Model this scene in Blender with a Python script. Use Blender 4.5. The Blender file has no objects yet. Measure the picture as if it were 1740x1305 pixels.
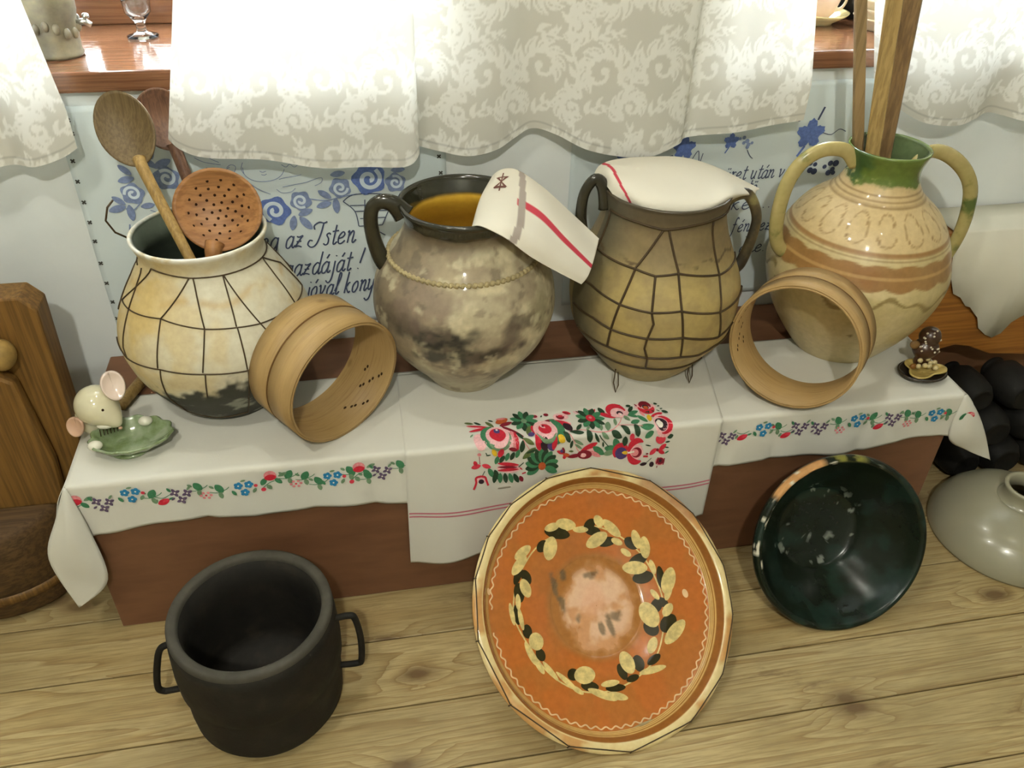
import bpy, bmesh, math, random
import numpy as np
from mathutils import Vector, Matrix
random.seed(7); rng = np.random.default_rng(5)
scene = bpy.context.scene
COL = scene.collection
PI = math.pi

# ------------------------------------------------------------------ camera
cam_d = bpy.data.cameras.new('camera'); cam = bpy.data.objects.new('camera', cam_d); COL.objects.link(cam)
_r = (0.98281, -0.18320, 0.02278); _d = (-0.09041, -0.58520, -0.80583); _f = (0.16096, 0.78992, -0.59170)
cam.matrix_world = Matrix(((_r[0], -_d[0], -_f[0], 0), (_r[1], -_d[1], -_f[1], 0), (_r[2], -_d[2], -_f[2], 1.3), (0, 0, 0, 1)))
cam_d.sensor_fit = 'HORIZONTAL'; cam_d.sensor_width = 36; cam_d.lens = 1430 / 1740 * 36; cam_d.clip_start = 0.02
scene.camera = cam

# ------------------------------------------------------------------ world (daylight outside the windows)
w = bpy.data.worlds.new('daylight'); scene.world = w; w.use_nodes = True
bg = w.node_tree.nodes['Background']; bg.inputs['Color'].default_value = (0.80, 0.90, 1.0, 1); bg.inputs['Strength'].default_value = 6.0
scene.view_settings.view_transform = 'Standard'; scene.view_settings.look = 'None'
scene.view_settings.gamma = 1.0; scene.view_settings.use_curve_mapping = False
scene.view_settings.exposure = -0.1

def area(name, loc, rot, sx, sy, power, col):
    l = bpy.data.lights.new(name, 'AREA'); l.shape = 'RECTANGLE'; l.size = sx; l.size_y = sy; l.energy = power; l.color = col
    o = bpy.data.objects.new(name, l); COL.objects.link(o); o.location = loc; o.rotation_euler = rot; return o
# daylight entering through the two windows
area('daylight_a', (-0.42, 2.05, 1.45), (-PI / 2, 0, 0), 1.1, 1.1, 95, (0.90, 0.96, 1.0))
area('daylight_b', (1.22, 2.05, 1.45), (-PI / 2, 0, 0), 1.0, 1.1, 95, (0.90, 0.96, 1.0))

# ------------------------------------------------------------------ helpers
def lin(c):
    if isinstance(c, str):
        c = c.lstrip('#'); c = [int(c[i:i + 2], 16) / 255 for i in (0, 2, 4)]
    return tuple(x / 12.92 if x <= 0.04045 else ((x + 0.055) / 1.055) ** 2.4 for x in c)
def L4(c): return lin(c) + (1.0,)

class NB:
    """small node builder"""
    def __init__(s, name):
        s.m = bpy.data.materials.new(name); s.m.use_nodes = True; s.t = s.m.node_tree
        s.p = s.t.nodes['Principled BSDF']; s._tc = None
    def N(s, k, **kw):
        n = s.t.nodes.new(k)
        for a, b in kw.items(): setattr(n, a, b)
        return n
    def put(s, sock, v):
        if v is None: return
        if isinstance(v, bpy.types.NodeSocket): s.t.links.new(v, sock)
        else: sock.default_value = v
    def tc(s, out='Object'):
        if s._tc is None: s._tc = s.N('ShaderNodeTexCoord')
        return s._tc.outputs[out]
    def mapv(s, scale=(1, 1, 1), loc=(0, 0, 0), vec=None):
        n = s.N('ShaderNodeMapping'); s.put(n.inputs['Vector'], vec or s.tc()); n.inputs['Scale'].default_value = scale; n.inputs['Location'].default_value = loc
        return n.outputs[0]
    def noise(s, vec=None, scale=5, detail=4, rough=.55, dist=0):
        n = s.N('ShaderNodeTexNoise'); s.put(n.inputs['Vector'], vec or s.tc()); n.inputs['Scale'].default_value = scale
        n.inputs['Detail'].default_value = detail; n.inputs['Roughness'].default_value = rough; n.inputs['Distortion'].default_value = dist
        return n.outputs['Fac']
    def voro(s, vec=None, scale=5, feat='F1', dim='3D'):
        n = s.N('ShaderNodeTexVoronoi', feature=feat, voronoi_dimensions=dim); s.put(n.inputs['Vector'], vec or s.tc()); n.inputs['Scale'].default_value = scale
        return n.outputs['Distance']
    def ramp(s, fac, stops):
        n = s.N('ShaderNodeValToRGB'); s.put(n.inputs[0], fac); r = n.color_ramp
        while len(r.elements) < len(stops): r.elements.new(0.5)
        for e, (p, c) in zip(r.elements, stops):
            e.position = p; e.color = (c, c, c, 1) if isinstance(c, (int, float)) else (L4(c) if isinstance(c, str) else tuple(c))
        return n.outputs[0]
    def mix(s, fac, a, b, mode='MIX'):
        n = s.N('ShaderNodeMix', data_type='RGBA', blend_type=mode); s.put(n.inputs[0], fac)
        s.put(n.inputs[6], L4(a) if isinstance(a, str) else a); s.put(n.inputs[7], L4(b) if isinstance(b, str) else b)
        return n.outputs[2]
    def math(s, op, a, b=0.0):
        n = s.N('ShaderNodeMath', operation=op); s.put(n.inputs[0], a); s.put(n.inputs[1], b); return n.outputs[0]
    def bump(s, h, strength=.3, dist=.005):
        n = s.N('ShaderNodeBump'); s.put(n.inputs['Height'], h); n.inputs['Strength'].default_value = strength; n.inputs['Distance'].default_value = dist
        s.put(s.p.inputs['Normal'], n.outputs[0])
    def fin(s, col, rough=.6, spec=.4, coat=0, metal=0):
        s.put(s.p.inputs['Base Color'], L4(col) if isinstance(col, str) else col); s.put(s.p.inputs['Roughness'], rough)
        s.p.inputs['Specular IOR Level'].default_value = spec; s.p.inputs['Coat Weight'].default_value = coat; s.p.inputs['Coat Roughness'].default_value = .08
        s.p.inputs['Metallic'].default_value = metal
        return s.m

def plain(name, col, rough=.6, spec=.4, var=.06, scale=30, metal=0, coat=0):
    b = NB(name); n = b.noise(scale=scale, detail=3)
    c = b.mix(b.ramp(n, [(.35, 0.0), (.65, 1.0)]), tuple(x * (1 - var) for x in lin(col)) + (1,), tuple(min(1, x * (1 + var)) for x in lin(col)) + (1,))
    return b.fin(c, rough, spec, coat, metal)
def wood(name, c1, c2, cd, axis=0, scale=1.0, rough=.55, knots=True, spec=.35, rnd=True):
    b = NB(name); st = [14, 14, 14]; st[axis] = 1.1
    vec = b.tc()
    if rnd:
        oi = b.N('ShaderNodeObjectInfo'); vm = b.N('ShaderNodeVectorMath', operation='SCALE'); cx = b.N('ShaderNodeCombineXYZ')
        b.put(cx.inputs[0], b.math('MULTIPLY', oi.outputs['Random'], 37.0)); b.put(cx.inputs[1], b.math('MULTIPLY', oi.outputs['Random'], 11.0))
        va = b.N('ShaderNodeVectorMath', operation='ADD'); b.put(va.inputs[0], vec); b.put(va.inputs[1], cx.outputs[0]); vec = va.outputs[0]
    g = b.noise(b.mapv([x * scale for x in st], vec=vec), 3.0, 6, .62, .6)
    f = b.noise(b.mapv([x * scale * (4 if i != axis else 1.5) for i, x in enumerate(st)], vec=vec), 4.0, 3, .6)
    big = b.noise(vec, 2.2 * scale, 3)
    c = b.ramp(g, [(.30, c2), (.5, c1), (.72, c2)])
    c = b.mix(b.ramp(f, [(.40, .55), (.58, 0.0)]), c, cd)
    c = b.mix(b.ramp(big, [(.35, .35), (.65, 0.0)]), c, c2)
    if knots:
        ks = [7, 7, 7]; ks[axis] = 3.2
        v = b.voro(b.mapv([x * scale for x in ks], vec=vec), 1.0)
        c = b.mix(b.ramp(v, [(.06, .85), (.13, .45), (.2, 0.0)]), c, cd)
    b.bump(f, .25, .002)
    return b.fin(c, rough, spec)

def painted(name, bump=0, bscale=60, spec=.5, coat=0):
    """base colour and roughness come from the object's own painted-decoration attribute"""
    b = NB(name); a = b.N('ShaderNodeAttribute', attribute_name='Col')
    n = b.noise(scale=bscale, detail=4)
    c = b.mix(.14, a.outputs['Color'], b.ramp(n, [(.3, .25), (.7, .95)]), 'OVERLAY')
    if bump: b.bump(n, bump, .003)
    return b.fin(c, a.outputs['Alpha'], spec, coat)
def fabric(name, col, trans=.0, weave=900, attr=False):
    b = NB(name)
    c = L4(col) if not attr else None
    n = b.noise(scale=weave, detail=1); n2 = b.noise(scale=14, detail=4)
    if attr:
        a = b.N('ShaderNodeAttribute', attribute_name='Col'); c = a.outputs['Color']
    c = b.mix(b.ramp(n2, [(.3, .05), (.7, 0.0)]), c, '#9a917c')
    b.bump(b.math('ADD', b.math('MULTIPLY', n, .25), n2), .16, .003)
    m = b.fin(c, .85, .15)
    if trans:
        t = b.N('ShaderNodeBsdfTranslucent'); b.put(t.inputs[0], c)
        mx = b.N('ShaderNodeMixShader'); mx.inputs[0].default_value = trans
        b.t.links.new(b.p.outputs[0], mx.inputs[1]); b.t.links.new(t.outputs[0], mx.inputs[2])
        b.t.links.new(mx.outputs[0], b.t.nodes['Material Output'].inputs[0])
    return m

def link(o, parent=None):
    COL.objects.link(o)
    if parent is not None: o.parent = parent
    return o
def mesh(name, V, F, mats, parent=None, smooth=True, mi=None, loc=None, col=None, uv=None):
    me = bpy.data.meshes.new(name); me.from_pydata([tuple(map(float, v)) for v in V], [], [tuple(map(int, f)) for f in F])
    for m in (mats if isinstance(mats, (list, tuple)) else [mats]): me.materials.append(m)
    if mi is not None: me.polygons.foreach_set('material_index', np.asarray(mi, dtype=np.int32))
    me.polygons.foreach_set('use_smooth', [smooth] * len(me.polygons))
    if col is not None:
        at = me.color_attributes.new('Col', 'FLOAT_COLOR', 'POINT'); at.data.foreach_set('color', np.asarray(col, dtype=np.float32).ravel())
    me.update()
    o = bpy.data.objects.new(name, me); link(o, parent)
    if loc is not None: o.location = loc
    return o
def tag(o, label=None, cat=None, group=None, kind=None):
    if label: o['label'] = label
    if cat: o['category'] = cat
    if group: o['group'] = group
    if kind: o['kind'] = kind
    return o
def thing(name, label, cat, loc=(0, 0, 0), rot=(0, 0, 0), group=None):
    o = bpy.data.objects.new(name, None); o.empty_display_size = .05; COL.objects.link(o); o.location = loc; o.rotation_euler = rot
    return tag(o, label, cat, group)
def boxgeo(x0, x1, y0, y1, z0, z1):
    V = [(x0, y0, z0), (x1, y0, z0), (x1, y1, z0), (x0, y1, z0), (x0, y0, z1), (x1, y0, z1), (x1, y1, z1), (x0, y1, z1)]
    F = [(0, 3, 2, 1), (4, 5, 6, 7), (0, 1, 5, 4), (1, 2, 6, 5), (2, 3, 7, 6), (3, 0, 4, 7)]
    return V, F
def box(name, b, mat, parent=None, bev=0.0, seg=2):
    V, F = boxgeo(*b); o = mesh(name, V, F, mat, parent, smooth=False)
    if bev:
        md = o.modifiers.new('bevel', 'BEVEL'); md.width = bev; md.segments = seg
    return o
def multi(name, boxes, mat, parent=None, bev=0):
    V = []; F = []
    for b in boxes:
        v, f = boxgeo(*b); k = len(V); V += v; F += [tuple(i + k for i in q) for q in f]
    o = mesh(name, V, F, mat, parent, smooth=False)
    if bev: md = o.modifiers.new('bevel', 'BEVEL'); md.width = bev; md.segments = 2
    return o
def crv(P, n, closed=False):
    """Catmull-Rom through points"""
    P = np.asarray(P, float); m = len(P); out = []
    if m == 2: return np.array([P[0] + (P[1] - P[0]) * t for t in np.linspace(0, 1, n)])
    segs = m if closed else m - 1
    for t in np.linspace(0, segs, n, endpoint=not closed):
        i = min(int(t), segs - 1); u = t - i
        g = (lambda k: P[k % m]) if closed else (lambda k: P[min(max(k, 0), m - 1)])
        a, b, c, d = g(i - 1), g(i), g(i + 1), g(i + 2)
        out.append(.5 * (2 * b + (c - a) * u + (2 * a - 5 * b + 4 * c - d) * u * u + (3 * b - a - 3 * c + d) * u ** 3))
    return np.array(out)
def tubegeo(P, rad, n=8, closed=False, flat=1.0, up=None, caps=True):
    P = np.asarray(P, float); m = len(P); V = []; F = []
    r = np.broadcast_to(np.asarray(rad, float), (m,))
    T = np.gradient(P, axis=0) if not closed else (np.roll(P, -1, 0) - np.roll(P, 1, 0))
    T /= np.linalg.norm(T, axis=1)[:, None] + 1e-12
    nrm = np.array(up if up is not None else (0, 0, 1.0), float)
    if abs(nrm @ T[0]) > .95: nrm = np.array((1.0, 0.2, 0))
    for i in range(m):
        nrm = nrm - T[i] * (nrm @ T[i]); nrm /= np.linalg.norm(nrm) + 1e-12; b = np.cross(T[i], nrm)
        for k in range(n):
            a = 2 * PI * k / n; V.append(P[i] + r[i] * (math.cos(a) * nrm + flat * math.sin(a) * b))
    for i in range(m if closed else m - 1):
        j = (i + 1) % m
        for k in range(n):
            k2 = (k + 1) % n; F.append((i * n + k, i * n + k2, j * n + k2, j * n + k))
    if not closed and caps:
        F.append(tuple(range(n - 1, -1, -1))); F.append(tuple((m - 1) * n + k for k in range(n)))
    return V, F
def tube(name, P, rad, mat, parent=None, n=8, closed=False, flat=1.0, up=None, loc=None):
    V, F = tubegeo(P, rad, n, closed, flat, up); return mesh(name, V, F, mat, parent, loc=loc)
def joined(name, geos, mats, parent=None, smooth=True, mi=None):
    V = []; F = []; MI = []
    for gi, (v, f) in enumerate(geos):
        k = len(V); V += list(v); F += [tuple(i + k for i in q) for q in f]; MI += [0 if mi is None else mi[gi]] * len(f)
    return mesh(name, V, F, mats, parent, smooth, MI)
def lathegeo(prof, n=64, a0=0):
    """prof: list of (r, z); returns verts, faces; r=0 ends close"""
    V = []; F = []; m = len(prof)
    for r, z in prof:
        for k in range(n):
            a = a0 + 2 * PI * k / n; V.append((r * math.cos(a), r * math.sin(a), z))
    for i in range(m - 1):
        for k in range(n):
            k2 = (k + 1) % n; F.append((i * n + k, i * n + k2, (i + 1) * n + k2, (i + 1) * n + k))
    return V, F
def lathe(name, prof, mats, parent=None, n=64, mi_fn=None, colfn=None, loc=None):
    V, F = lathegeo(prof, n)
    mi = None if mi_fn is None else [mi_fn(i // n) for i in range(len(F))]
    col = None if colfn is None else colfn(np.array(V))
    return mesh(name, V, F, mats, parent, True, mi, loc, col)
def gridgeo(fn, nu, nv):
    V = []; F = []
    for j in range(nv + 1):
        for i in range(nu + 1): V.append(fn(i / nu, j / nv))
    for j in range(nv):
        for i in range(nu):
            a = j * (nu + 1) + i; F.append((a, a + 1, a + nu + 2, a + nu + 1))
    return V, F
def ellip(c, r, n=16, m=10, rot=None, fn=None):
    V = []; F = []
    R = Matrix.Rotation(0, 3, 'Z') if rot is None else rot
    for j in range(m + 1):
        t = PI * j / m
        for k in range(n):
            a = 2 * PI * k / n; p = Vector((math.sin(t) * math.cos(a), math.sin(t) * math.sin(a), math.cos(t)))
            if fn: p = Vector(fn(p))
            q = R @ Vector((p.x * r[0], p.y * r[1], p.z * r[2])); V.append((q.x + c[0], q.y + c[1], q.z + c[2]))
    for j in range(m):
        for k in range(n):
            k2 = (k + 1) % n; F.append((j * n + k, (j + 1) * n + k, (j + 1) * n + k2, j * n + k2))
    return V, F
def solid(o, t, off=0): md = o.modifiers.new('thick', 'SOLIDIFY'); md.thickness = t; md.offset = off; return o

# numpy fbm noise
def _h(ix, iy, iz):
    x = (ix * 374761393 + iy * 668265263 + iz * 2147483647 + 1274126177) & 0xffffffff
    x = ((x ^ (x >> 13)) * 1274126177) & 0xffffffff
    return ((x ^ (x >> 16)) & 0xffff) / 65535.0
def vnoise(P):
    P = np.asarray(P, float); I = np.floor(P).astype(np.int64); f = P - I; f = f * f * (3 - 2 * f); r = 0
    for dx in (0, 1):
        for dy in (0, 1):
            for dz in (0, 1):
                wgt = (f[:, 0] if dx else 1 - f[:, 0]) * (f[:, 1] if dy else 1 - f[:, 1]) * (f[:, 2] if dz else 1 - f[:, 2])
                r = r + wgt * _h(I[:, 0] + dx, I[:, 1] + dy, I[:, 2] + dz)
    return r
def fbm(P, s, o=4):
    P = np.asarray(P, float) * s + 17.3; r = 0; a = .5; t = 0
    for _ in range(o): r = r + a * vnoise(P); t += a; P = P * 2.03 + 3.1; a *= .5
    return r / t
def sstep(a, b, x): t = np.clip((x - a) / (b - a), 0, 1); return t * t * (3 - 2 * t)
def cmix(A, B, f): return A + (np.asarray(B) - A) * np.asarray(f)[:, None]
def rgba(c, rough): return np.array(lin(c) + (rough,))

# ------------------------------------------------------------------ shared materials
M_plaster = NB('white_plaster'); _n = M_plaster.noise(scale=3, detail=5); _n2 = M_plaster.noise(scale=60, detail=3); M_plaster.bump(_n2, .15, .003)
M_plaster = M_plaster.fin(M_plaster.mix(M_plaster.ramp(_n, [(.3, 0.0), (.7, 1.0)]), '#d3d8d6', '#e2e5e2'), .9, .1)
b = NB('pine_floor_board'); _oi = b.N('ShaderNodeObjectInfo'); _cx = b.N('ShaderNodeCombineXYZ'); b.put(_cx.inputs[0], b.math('MULTIPLY', _oi.outputs['Random'], 41.0)); b.put(_cx.inputs[1], b.math('MULTIPLY', _oi.outputs['Random'], 9.0))
_va = b.N('ShaderNodeVectorMath', operation='ADD'); b.put(_va.inputs[0], b.tc()); b.put(_va.inputs[1], _cx.outputs[0]); _vec = _va.outputs[0]
_kn = b.math('ADD', b.voro(b.mapv((3.0, 6.1, 0), vec=_vec), 1.0, dim='2D'), b.math('MULTIPLY', b.math('SUBTRACT', b.noise(b.mapv((14, 30, 0), vec=_vec), 1.0, 3), .5), .10))
_fld = b.math('ADD', b.math('MULTIPLY', b.noise(b.mapv((.30, 6.0, 6.0), vec=_vec), 1.0, 3, .5, .3), 24.0), b.math('MULTIPLY', b.ramp(_kn, [(.0, 1.0), (.30, 0.0)]), 2.5))
_ring = b.math('FRACT', _fld)
_c = b.ramp(_ring, [(.0, '#b9a576'), (.60, '#b29c6b'), (.88, '#a08757'), (.96, '#8f7446'), (1.0, '#b6a172')])
_fine = b.noise(b.mapv((5, 90, 90), vec=_vec), 3.0, 3, .6); _c = b.mix(b.ramp(_fine, [(.36, .50), (.58, 0.0)]), _c, '#75603a')
_big = b.noise(b.mapv((1, 2, 2), vec=_vec), 2.6, 4, .6); _c = b.mix(b.ramp(_big, [(.34, .60), (.58, 0.0)]), _c, '#84714a')
_st = b.noise(b.mapv((2.2, 7, 7), (3, 1, 0), vec=_vec), 2.2, 5, .65); _c = b.mix(b.ramp(_st, [(.60, 0.0), (.68, .6)]), _c, '#654c2c')
_c = b.mix(b.ramp(_kn, [(.045, .9), (.075, .55), (.15, 0.0)]), _c, '#5a4020')
b.bump(_fine, .2, .002); _c = b.mix(b.math('MULTIPLY', b.math('FRACT', b.math('MULTIPLY', _oi.outputs['Random'], 7.7)), .32), _c, '#8f8263'); M_floor = b.fin(_c, .5, .35)
M_dimwall = plain('beige_room_wall', '#a2a297', .9, .1, .05, 4); M_ceil = wood('brown_ceiling_boards', '#8c8474', '#7d7565', '#5c5446', 0, .6, .7)
M_brown = NB('brown_painted_board'); _n = M_brown.noise(M_brown.mapv((1.5, 6, 6)), 4, 5); M_brown.bump(_n, .1, .002)
M_brown = M_brown.fin(M_brown.ramp(_n, [(.3, '#664530'), (.55, '#765239'), (.75, '#6b4a33')]), .5, .3)
M_sillwood = wood('reddish_sill_wood', '#7a543a', '#68452f', '#4a2f20', 0, 1.0, .10, True, .5)
M_linen = fabric('white_linen', '#d2d0c5')
M_linen2 = fabric('cream_linen', '#dedac9')
M_wallcloth = fabric('pale_blue_white_cotton', '#ccd6d6')
M_curtain = fabric('damask_curtain_cloth', '#e0ddd0', .27, 700, True)
M_clothvc = fabric('striped_linen', '#ddd8c8', .12, 900, True)
M_wire = plain('rusty_dark_wire', '#42331c', .6, .4, .2)
M_blueth = plain('blue_thread', '#6175ad', .8, .1, .15, 200)
M_greyth = plain('grey_blue_thread', '#7d8bad', .8, .1, .15, 200)
M_textth = plain('dark_navy_thread', '#485069', .8, .1, .15, 200)
M_pinth = plain('black_cross_stitch', '#4a4a46', .8, .1)
M_darkgl = painted('dark_glazed_pottery', .04, 90, .3)
M_paint = painted('painted_pottery', .12, 90, .45)
M_glaze = painted('glazed_pottery', .03, 90, .5, .35)
M_pine = wood('pale_bentwood', '#bd9a63', '#a98450', '#7c5a30', 0, 1.2, .5, False, .35, False)
M_spoon = wood('brown_spoon_wood', '#726040', '#635134', '#4a3a22', 2, 1.2, .55, False)
M_spoonlight = wood('light_handle_wood', '#b09158', '#9b7d48', '#6f5630', 2, 1.2, .55, False)
M_ladle = wood('dark_ladle_wood', '#7c5a42', '#64483a', '#463026', 2, 1.2, .5, False)

# ------------------------------------------------------------------ room shell
floor = mesh('floor', *boxgeo(-2.2, 3.0, -1.8, 2.0, -.06, -.012), M_brown, smooth=False); tag(floor, kind='structure')
edges = [-1.8, -1.66, -1.53, -1.4, -1.27, -1.13, -1.0, -.87, -.73, -.6, -.46, -.33, -.2, -.06, .07, .2, .33, .46, .59, .725, .849, .99, 1.12, 1.25, 1.38, 1.475]
for i in range(len(edges) - 1):
    y0, y1 = edges[i], edges[i + 1]; cy = (y0 + y1) / 2
    V, F = boxgeo(-2.2, 3.0, y0 - cy + .0013, y1 - cy - .0013, -.025 - random.random() * .0008, -random.random() * .0008)
    o = mesh('plank', V, F, M_floor, floor, smooth=False); o.location = (0, cy, 0)
    md = o.modifiers.new('bevel', 'BEVEL'); md.width = .0012; md.segments = 1
WF, WB = 1.475, 1.80
wall = multi('wall_back', [(-2.2, 3.0, WF, WB, -.02, .862), (-2.2, -1.0, WF, WB, .862, 2.5), (.155, .675, WF, WB, .862, 2.5), (1.75, 3.0, WF, WB, .862, 2.5), (-1.0, .155, WF, WB, 2.0, 2.5), (.675, 1.75, WF, WB, 2.0, 2.5)], M_plaster)
tag(wall, kind='structure')
tag(box('wall_left', (-2.26, -2.2, -1.8, 1.8, -.02, 2.5), M_dimwall), kind='structure')
tag(box('wall_right', (3.0, 3.06, -1.8, 1.8, -.02, 2.5), M_dimwall), kind='structure')
tag(box('wall_front', (-2.26, 3.06, -1.86, -1.8, -.02, 2.5), M_dimwall), kind='structure')
tag(box('ceiling', (-2.26, 3.06, -1.86, 1.8, 2.5, 2.55), M_ceil), kind='structure')
M_glass = NB('window_glass'); M_glass.p.inputs['Transmission Weight'].default_value = 1.0; M_glass.p.inputs['IOR'].default_value = 1.05
M_glass = M_glass.fin('#f4f8f8', .0, .3)
for n, (x0, x1) in enumerate(((-1.0, .155), (.675, 1.75)), 1):
    s = box('trim_%d' % n, (x0 - (.02 if n == 2 else 0), x1 + .02, 1.458, 1.80, .863, .896), M_sillwood, None, .004); tag(s, kind='structure')
    xm = (x0 + x1) / 2
    wn = multi('window_%d' % n, [(x0, x1, 1.76, 1.80, .896, .955), (x0, x1, 1.76, 1.80, 1.94, 2.0), (x0, x0 + .05, 1.76, 1.80, .955, 1.94), (x1 - .05, x1, 1.76, 1.80, .955, 1.94), (xm - .03, xm + .03, 1.76, 1.80, .955, 1.94)], M_sillwood, None, .003); tag(wn, kind='structure')
    for a, b in ((x0 + .05, xm - .03), (xm + .03, x1 - .05)):
        box('pane', (a, b, 1.778, 1.782, .955, 1.94), M_glass, wn)

# ------------------------------------------------------------------ ceiling lamps (light the room, above the frame)
M_lampmetal = plain('white_lamp_metal', '#e8e6e0', .4)
M_bulb = NB('warm_bulb'); M_bulb.p.inputs['Emission Color'].default_value = (1, .945, .79, 1); M_bulb.p.inputs['Emission Strength'].default_value = 12; M_bulb = M_bulb.fin('#fff2d8', .4)
LAMPS = [((.95, .15, 2.44), 5, 'ceiling lamp over the right front of the room'), ((-.70, .25, 2.44), 40, 'ceiling lamp over the left front of the room'), ((.02, 1.20, 2.44), 18, 'ceiling lamp right above the brown bench'), ((-.1, -.9, 2.44), 112, 'ceiling lamp at the back of the room')]
for loc, e, lab in LAMPS:
    t = thing('ceiling_lamp', lab, 'lamp', (loc[0], loc[1], 2.5), group='round ceiling lamps')
    lathe('housing', [(0.001, 0), (.07, 0), (.07, -.012), (.055, -.02), (.05, -.012), (.001, -.01)], M_lampmetal, t, 32)
    lathe('bulb', [(.001, -.012), (.03, -.014), (.034, -.024), (.02, -.034), (.001, -.038)], M_bulb, t, 20)
    l = bpy.data.lights.new('lamp_light', 'POINT'); l.energy = e; l.color = (.96, .955, .865); l.shadow_soft_size = .045
    o = bpy.data.objects.new('lamp_light', l); link(o, t); o.location = (0, 0, -.09)

# ------------------------------------------------------------------ bench
bench = thing('bench', 'long low brown painted bench carrying the clay jugs', 'bench', (0, 0, 0))
box('top_board', (-.50, 1.105, 1.095, 1.468, .333, .357), M_brown, bench, .003)
box('front_board', (-.497, 1.100, 1.099, 1.122, .001, .333), M_brown, bench, .002)
box('end_board', (-.497, -.472, 1.122, 1.466, .001, .333), M_brown, bench, .002)
box('end_board', (1.075, 1.100, 1.122, 1.466, .001, .333), M_brown, bench, .002)
box('back_board', (-.472, 1.075, 1.446, 1.466, .001, .333), M_brown, bench, .002)

# ------------------------------------------------------------------ cloths on the bench
def drape(yb, zt, r, yf):
    """returns f(s)->(y,z,ny,nz): flat top from yb forward, rounded edge at front, then straight down"""
    Lt = yb - (yf + r); La = r * PI / 2
    def f(s):
        if s < Lt: return yb - s, zt, 0, 1
        if s < Lt + La:
            a = (s - Lt) / r; return yf + r - r * math.sin(a), zt - r + r * math.cos(a), -math.sin(a), math.cos(a)
        return yf, zt - r - (s - Lt - La), -1, 0
    return f, Lt + La
def wob(x, y, s=9.0, seed=0.0): return (math.sin(x * s + seed) + math.sin(x * s * 2.3 + y * 7 + seed * 1.7) * .5 + math.sin(y * s * 1.9 + x * 3 + seed) * .6) / 2.1

RB, RZ, RR, RY = 1.325, .3595, .006, 1.0915
rd, rfold = drape(RB, RZ, RR, RY)
def runner_hem(x): return .098 + .006 * math.sin(x * 9 + 1) + .005 * math.sin(x * 23)
def runner_pt(x, s, off=0.0):
    y, z, ny, nz = rd(s); h = max(0, s - rfold)
    w_ = .0055 * (h / .1) * (math.sin(x * 21) + .6 * math.sin(x * 47 + 1.3)) if h > 0 else 0
    w_ = min(w_, .004)
    zz = 0.0004 * wob(x, y, 14) if h <= 0 else 0
    return (x, y + ny * off - abs(w_) * 1.0 - .0012 * h / .1, z + nz * off + zz)
runner = thing('table_runner', 'long white runner with a small flower border along the bench front', 'tablecloth', (0, 0, RZ))
def rgrid(u, v):
    x = -.50 + 1.603 * u; return tuple(np.array(runner_pt(x, v * (rfold + runner_hem(x)))) - (0, 0, RZ))
g1 = gridgeo(rgrid, 260, 60)
# side overhang panels and pointed corner flaps
def side(sgn, x0, zlow, flare, yfr):
    def fn(u, v):
        y = RB - (RB - yfr) * u
        hem = zlow * (1 - .25 * math.sin(u * 6)); x = x0 + sgn * (.004 * min(1, v * 6) + (flare * ((.35 + .65 * u) if sgn > 0 else u ** 2.2) + (.006 * math.sin(u * 13) if sgn > 0 else 0)) * v ** .8)
        return (x, y - .012 * v * u, -hem * v)
    return gridgeo(fn, 40, 16)
def flap(Lc, Rc):
    A = crv([np.array(p) - (0, 0, RZ) for p in Lc], 25); B = crv([np.array(p) - (0, 0, RZ) for p in Rc], 25)
    def fn(u, v):
        k = v * 24; i = min(int(k), 23); t = k - i; a = A[i] * (1 - t) + A[i + 1] * t; b = B[i] * (1 - t) + B[i + 1] * t
        p = a * (1 - u) + b * u; p[1] -= .014 * math.sin(PI * u) * math.sin(PI * min(1, v * 1.3)); return tuple(p)
    return gridgeo(fn, 14, 24)
gl = side(-1, -.50, .15, .05, 1.092); gr = side(1, 1.103, .135, .085, 1.10)
fl = flap([(-.501, 1.092, .3585), (-.525, 1.083, .304), (-.557, 1.074, .222), (-.541, 1.070, .10)], [(-.497, 1.0905, .357), (-.483, 1.082, .276), (-.479, 1.072, .16), (-.535, 1.068, .105)])
fr = flap([(1.098, 1.0905, .357), (1.096, 1.086, .262), (1.149, 1.082, .222), (1.216, 1.084, .186)], [(1.104, 1.092, .3585), (1.14, 1.086, .315), (1.179, 1.085, .256), (1.219, 1.085, .183)])
cloth = joined('cloth', [g1, gl, gr, fl, fr], M_linen, runner); cloth.location = (0, 0, 0); solid(cloth, .0012)

TB, TZ, TR, TY = 1.312, .3628, .007, 1.0845
td, tfold = drape(TB, TZ, TR, TY)
THEM = .262
def towel_pt(x, s, off=0.0):
    y, z, ny, nz = td(s); h = max(0, s - tfold); w_ = 0; zz = 0
    if h > 0: w_ = .006 * (h / .25) * (math.sin(x * 19 + 2) + .5 * math.sin(x * 41)) - .004 * (h / .25)
    else: zz = .0011 * max(0, wob(x, y, 17, 3)) * min(1, s / .02)
    return (x, y + ny * off + min(w_, .0), z + nz * off + zz)
def towel_x(u, s):
    k = s / (tfold + THEM); return (.043 - .006 * k) * (1 - u) + (.655 - .046 * min(1, s / tfold)) * u
towel = thing('embroidered_towel', 'white towel with bright folk flower embroidery hanging over the bench middle', 'towel', (0, 0, TZ))
def tgrid(u, v):
    s = v * (tfold + THEM - .028 * u + .006 * math.sin(u * 17)); return tuple(np.array(towel_pt(towel_x(u, s), s)) - (0, 0, TZ))
o = joined('cloth', [gridgeo(tgrid, 110, 100)], M_linen, towel); solid(o, .0012)
M_pink = plain('rose_pink_stripe', '#c0707c', .8, .1)
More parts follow.
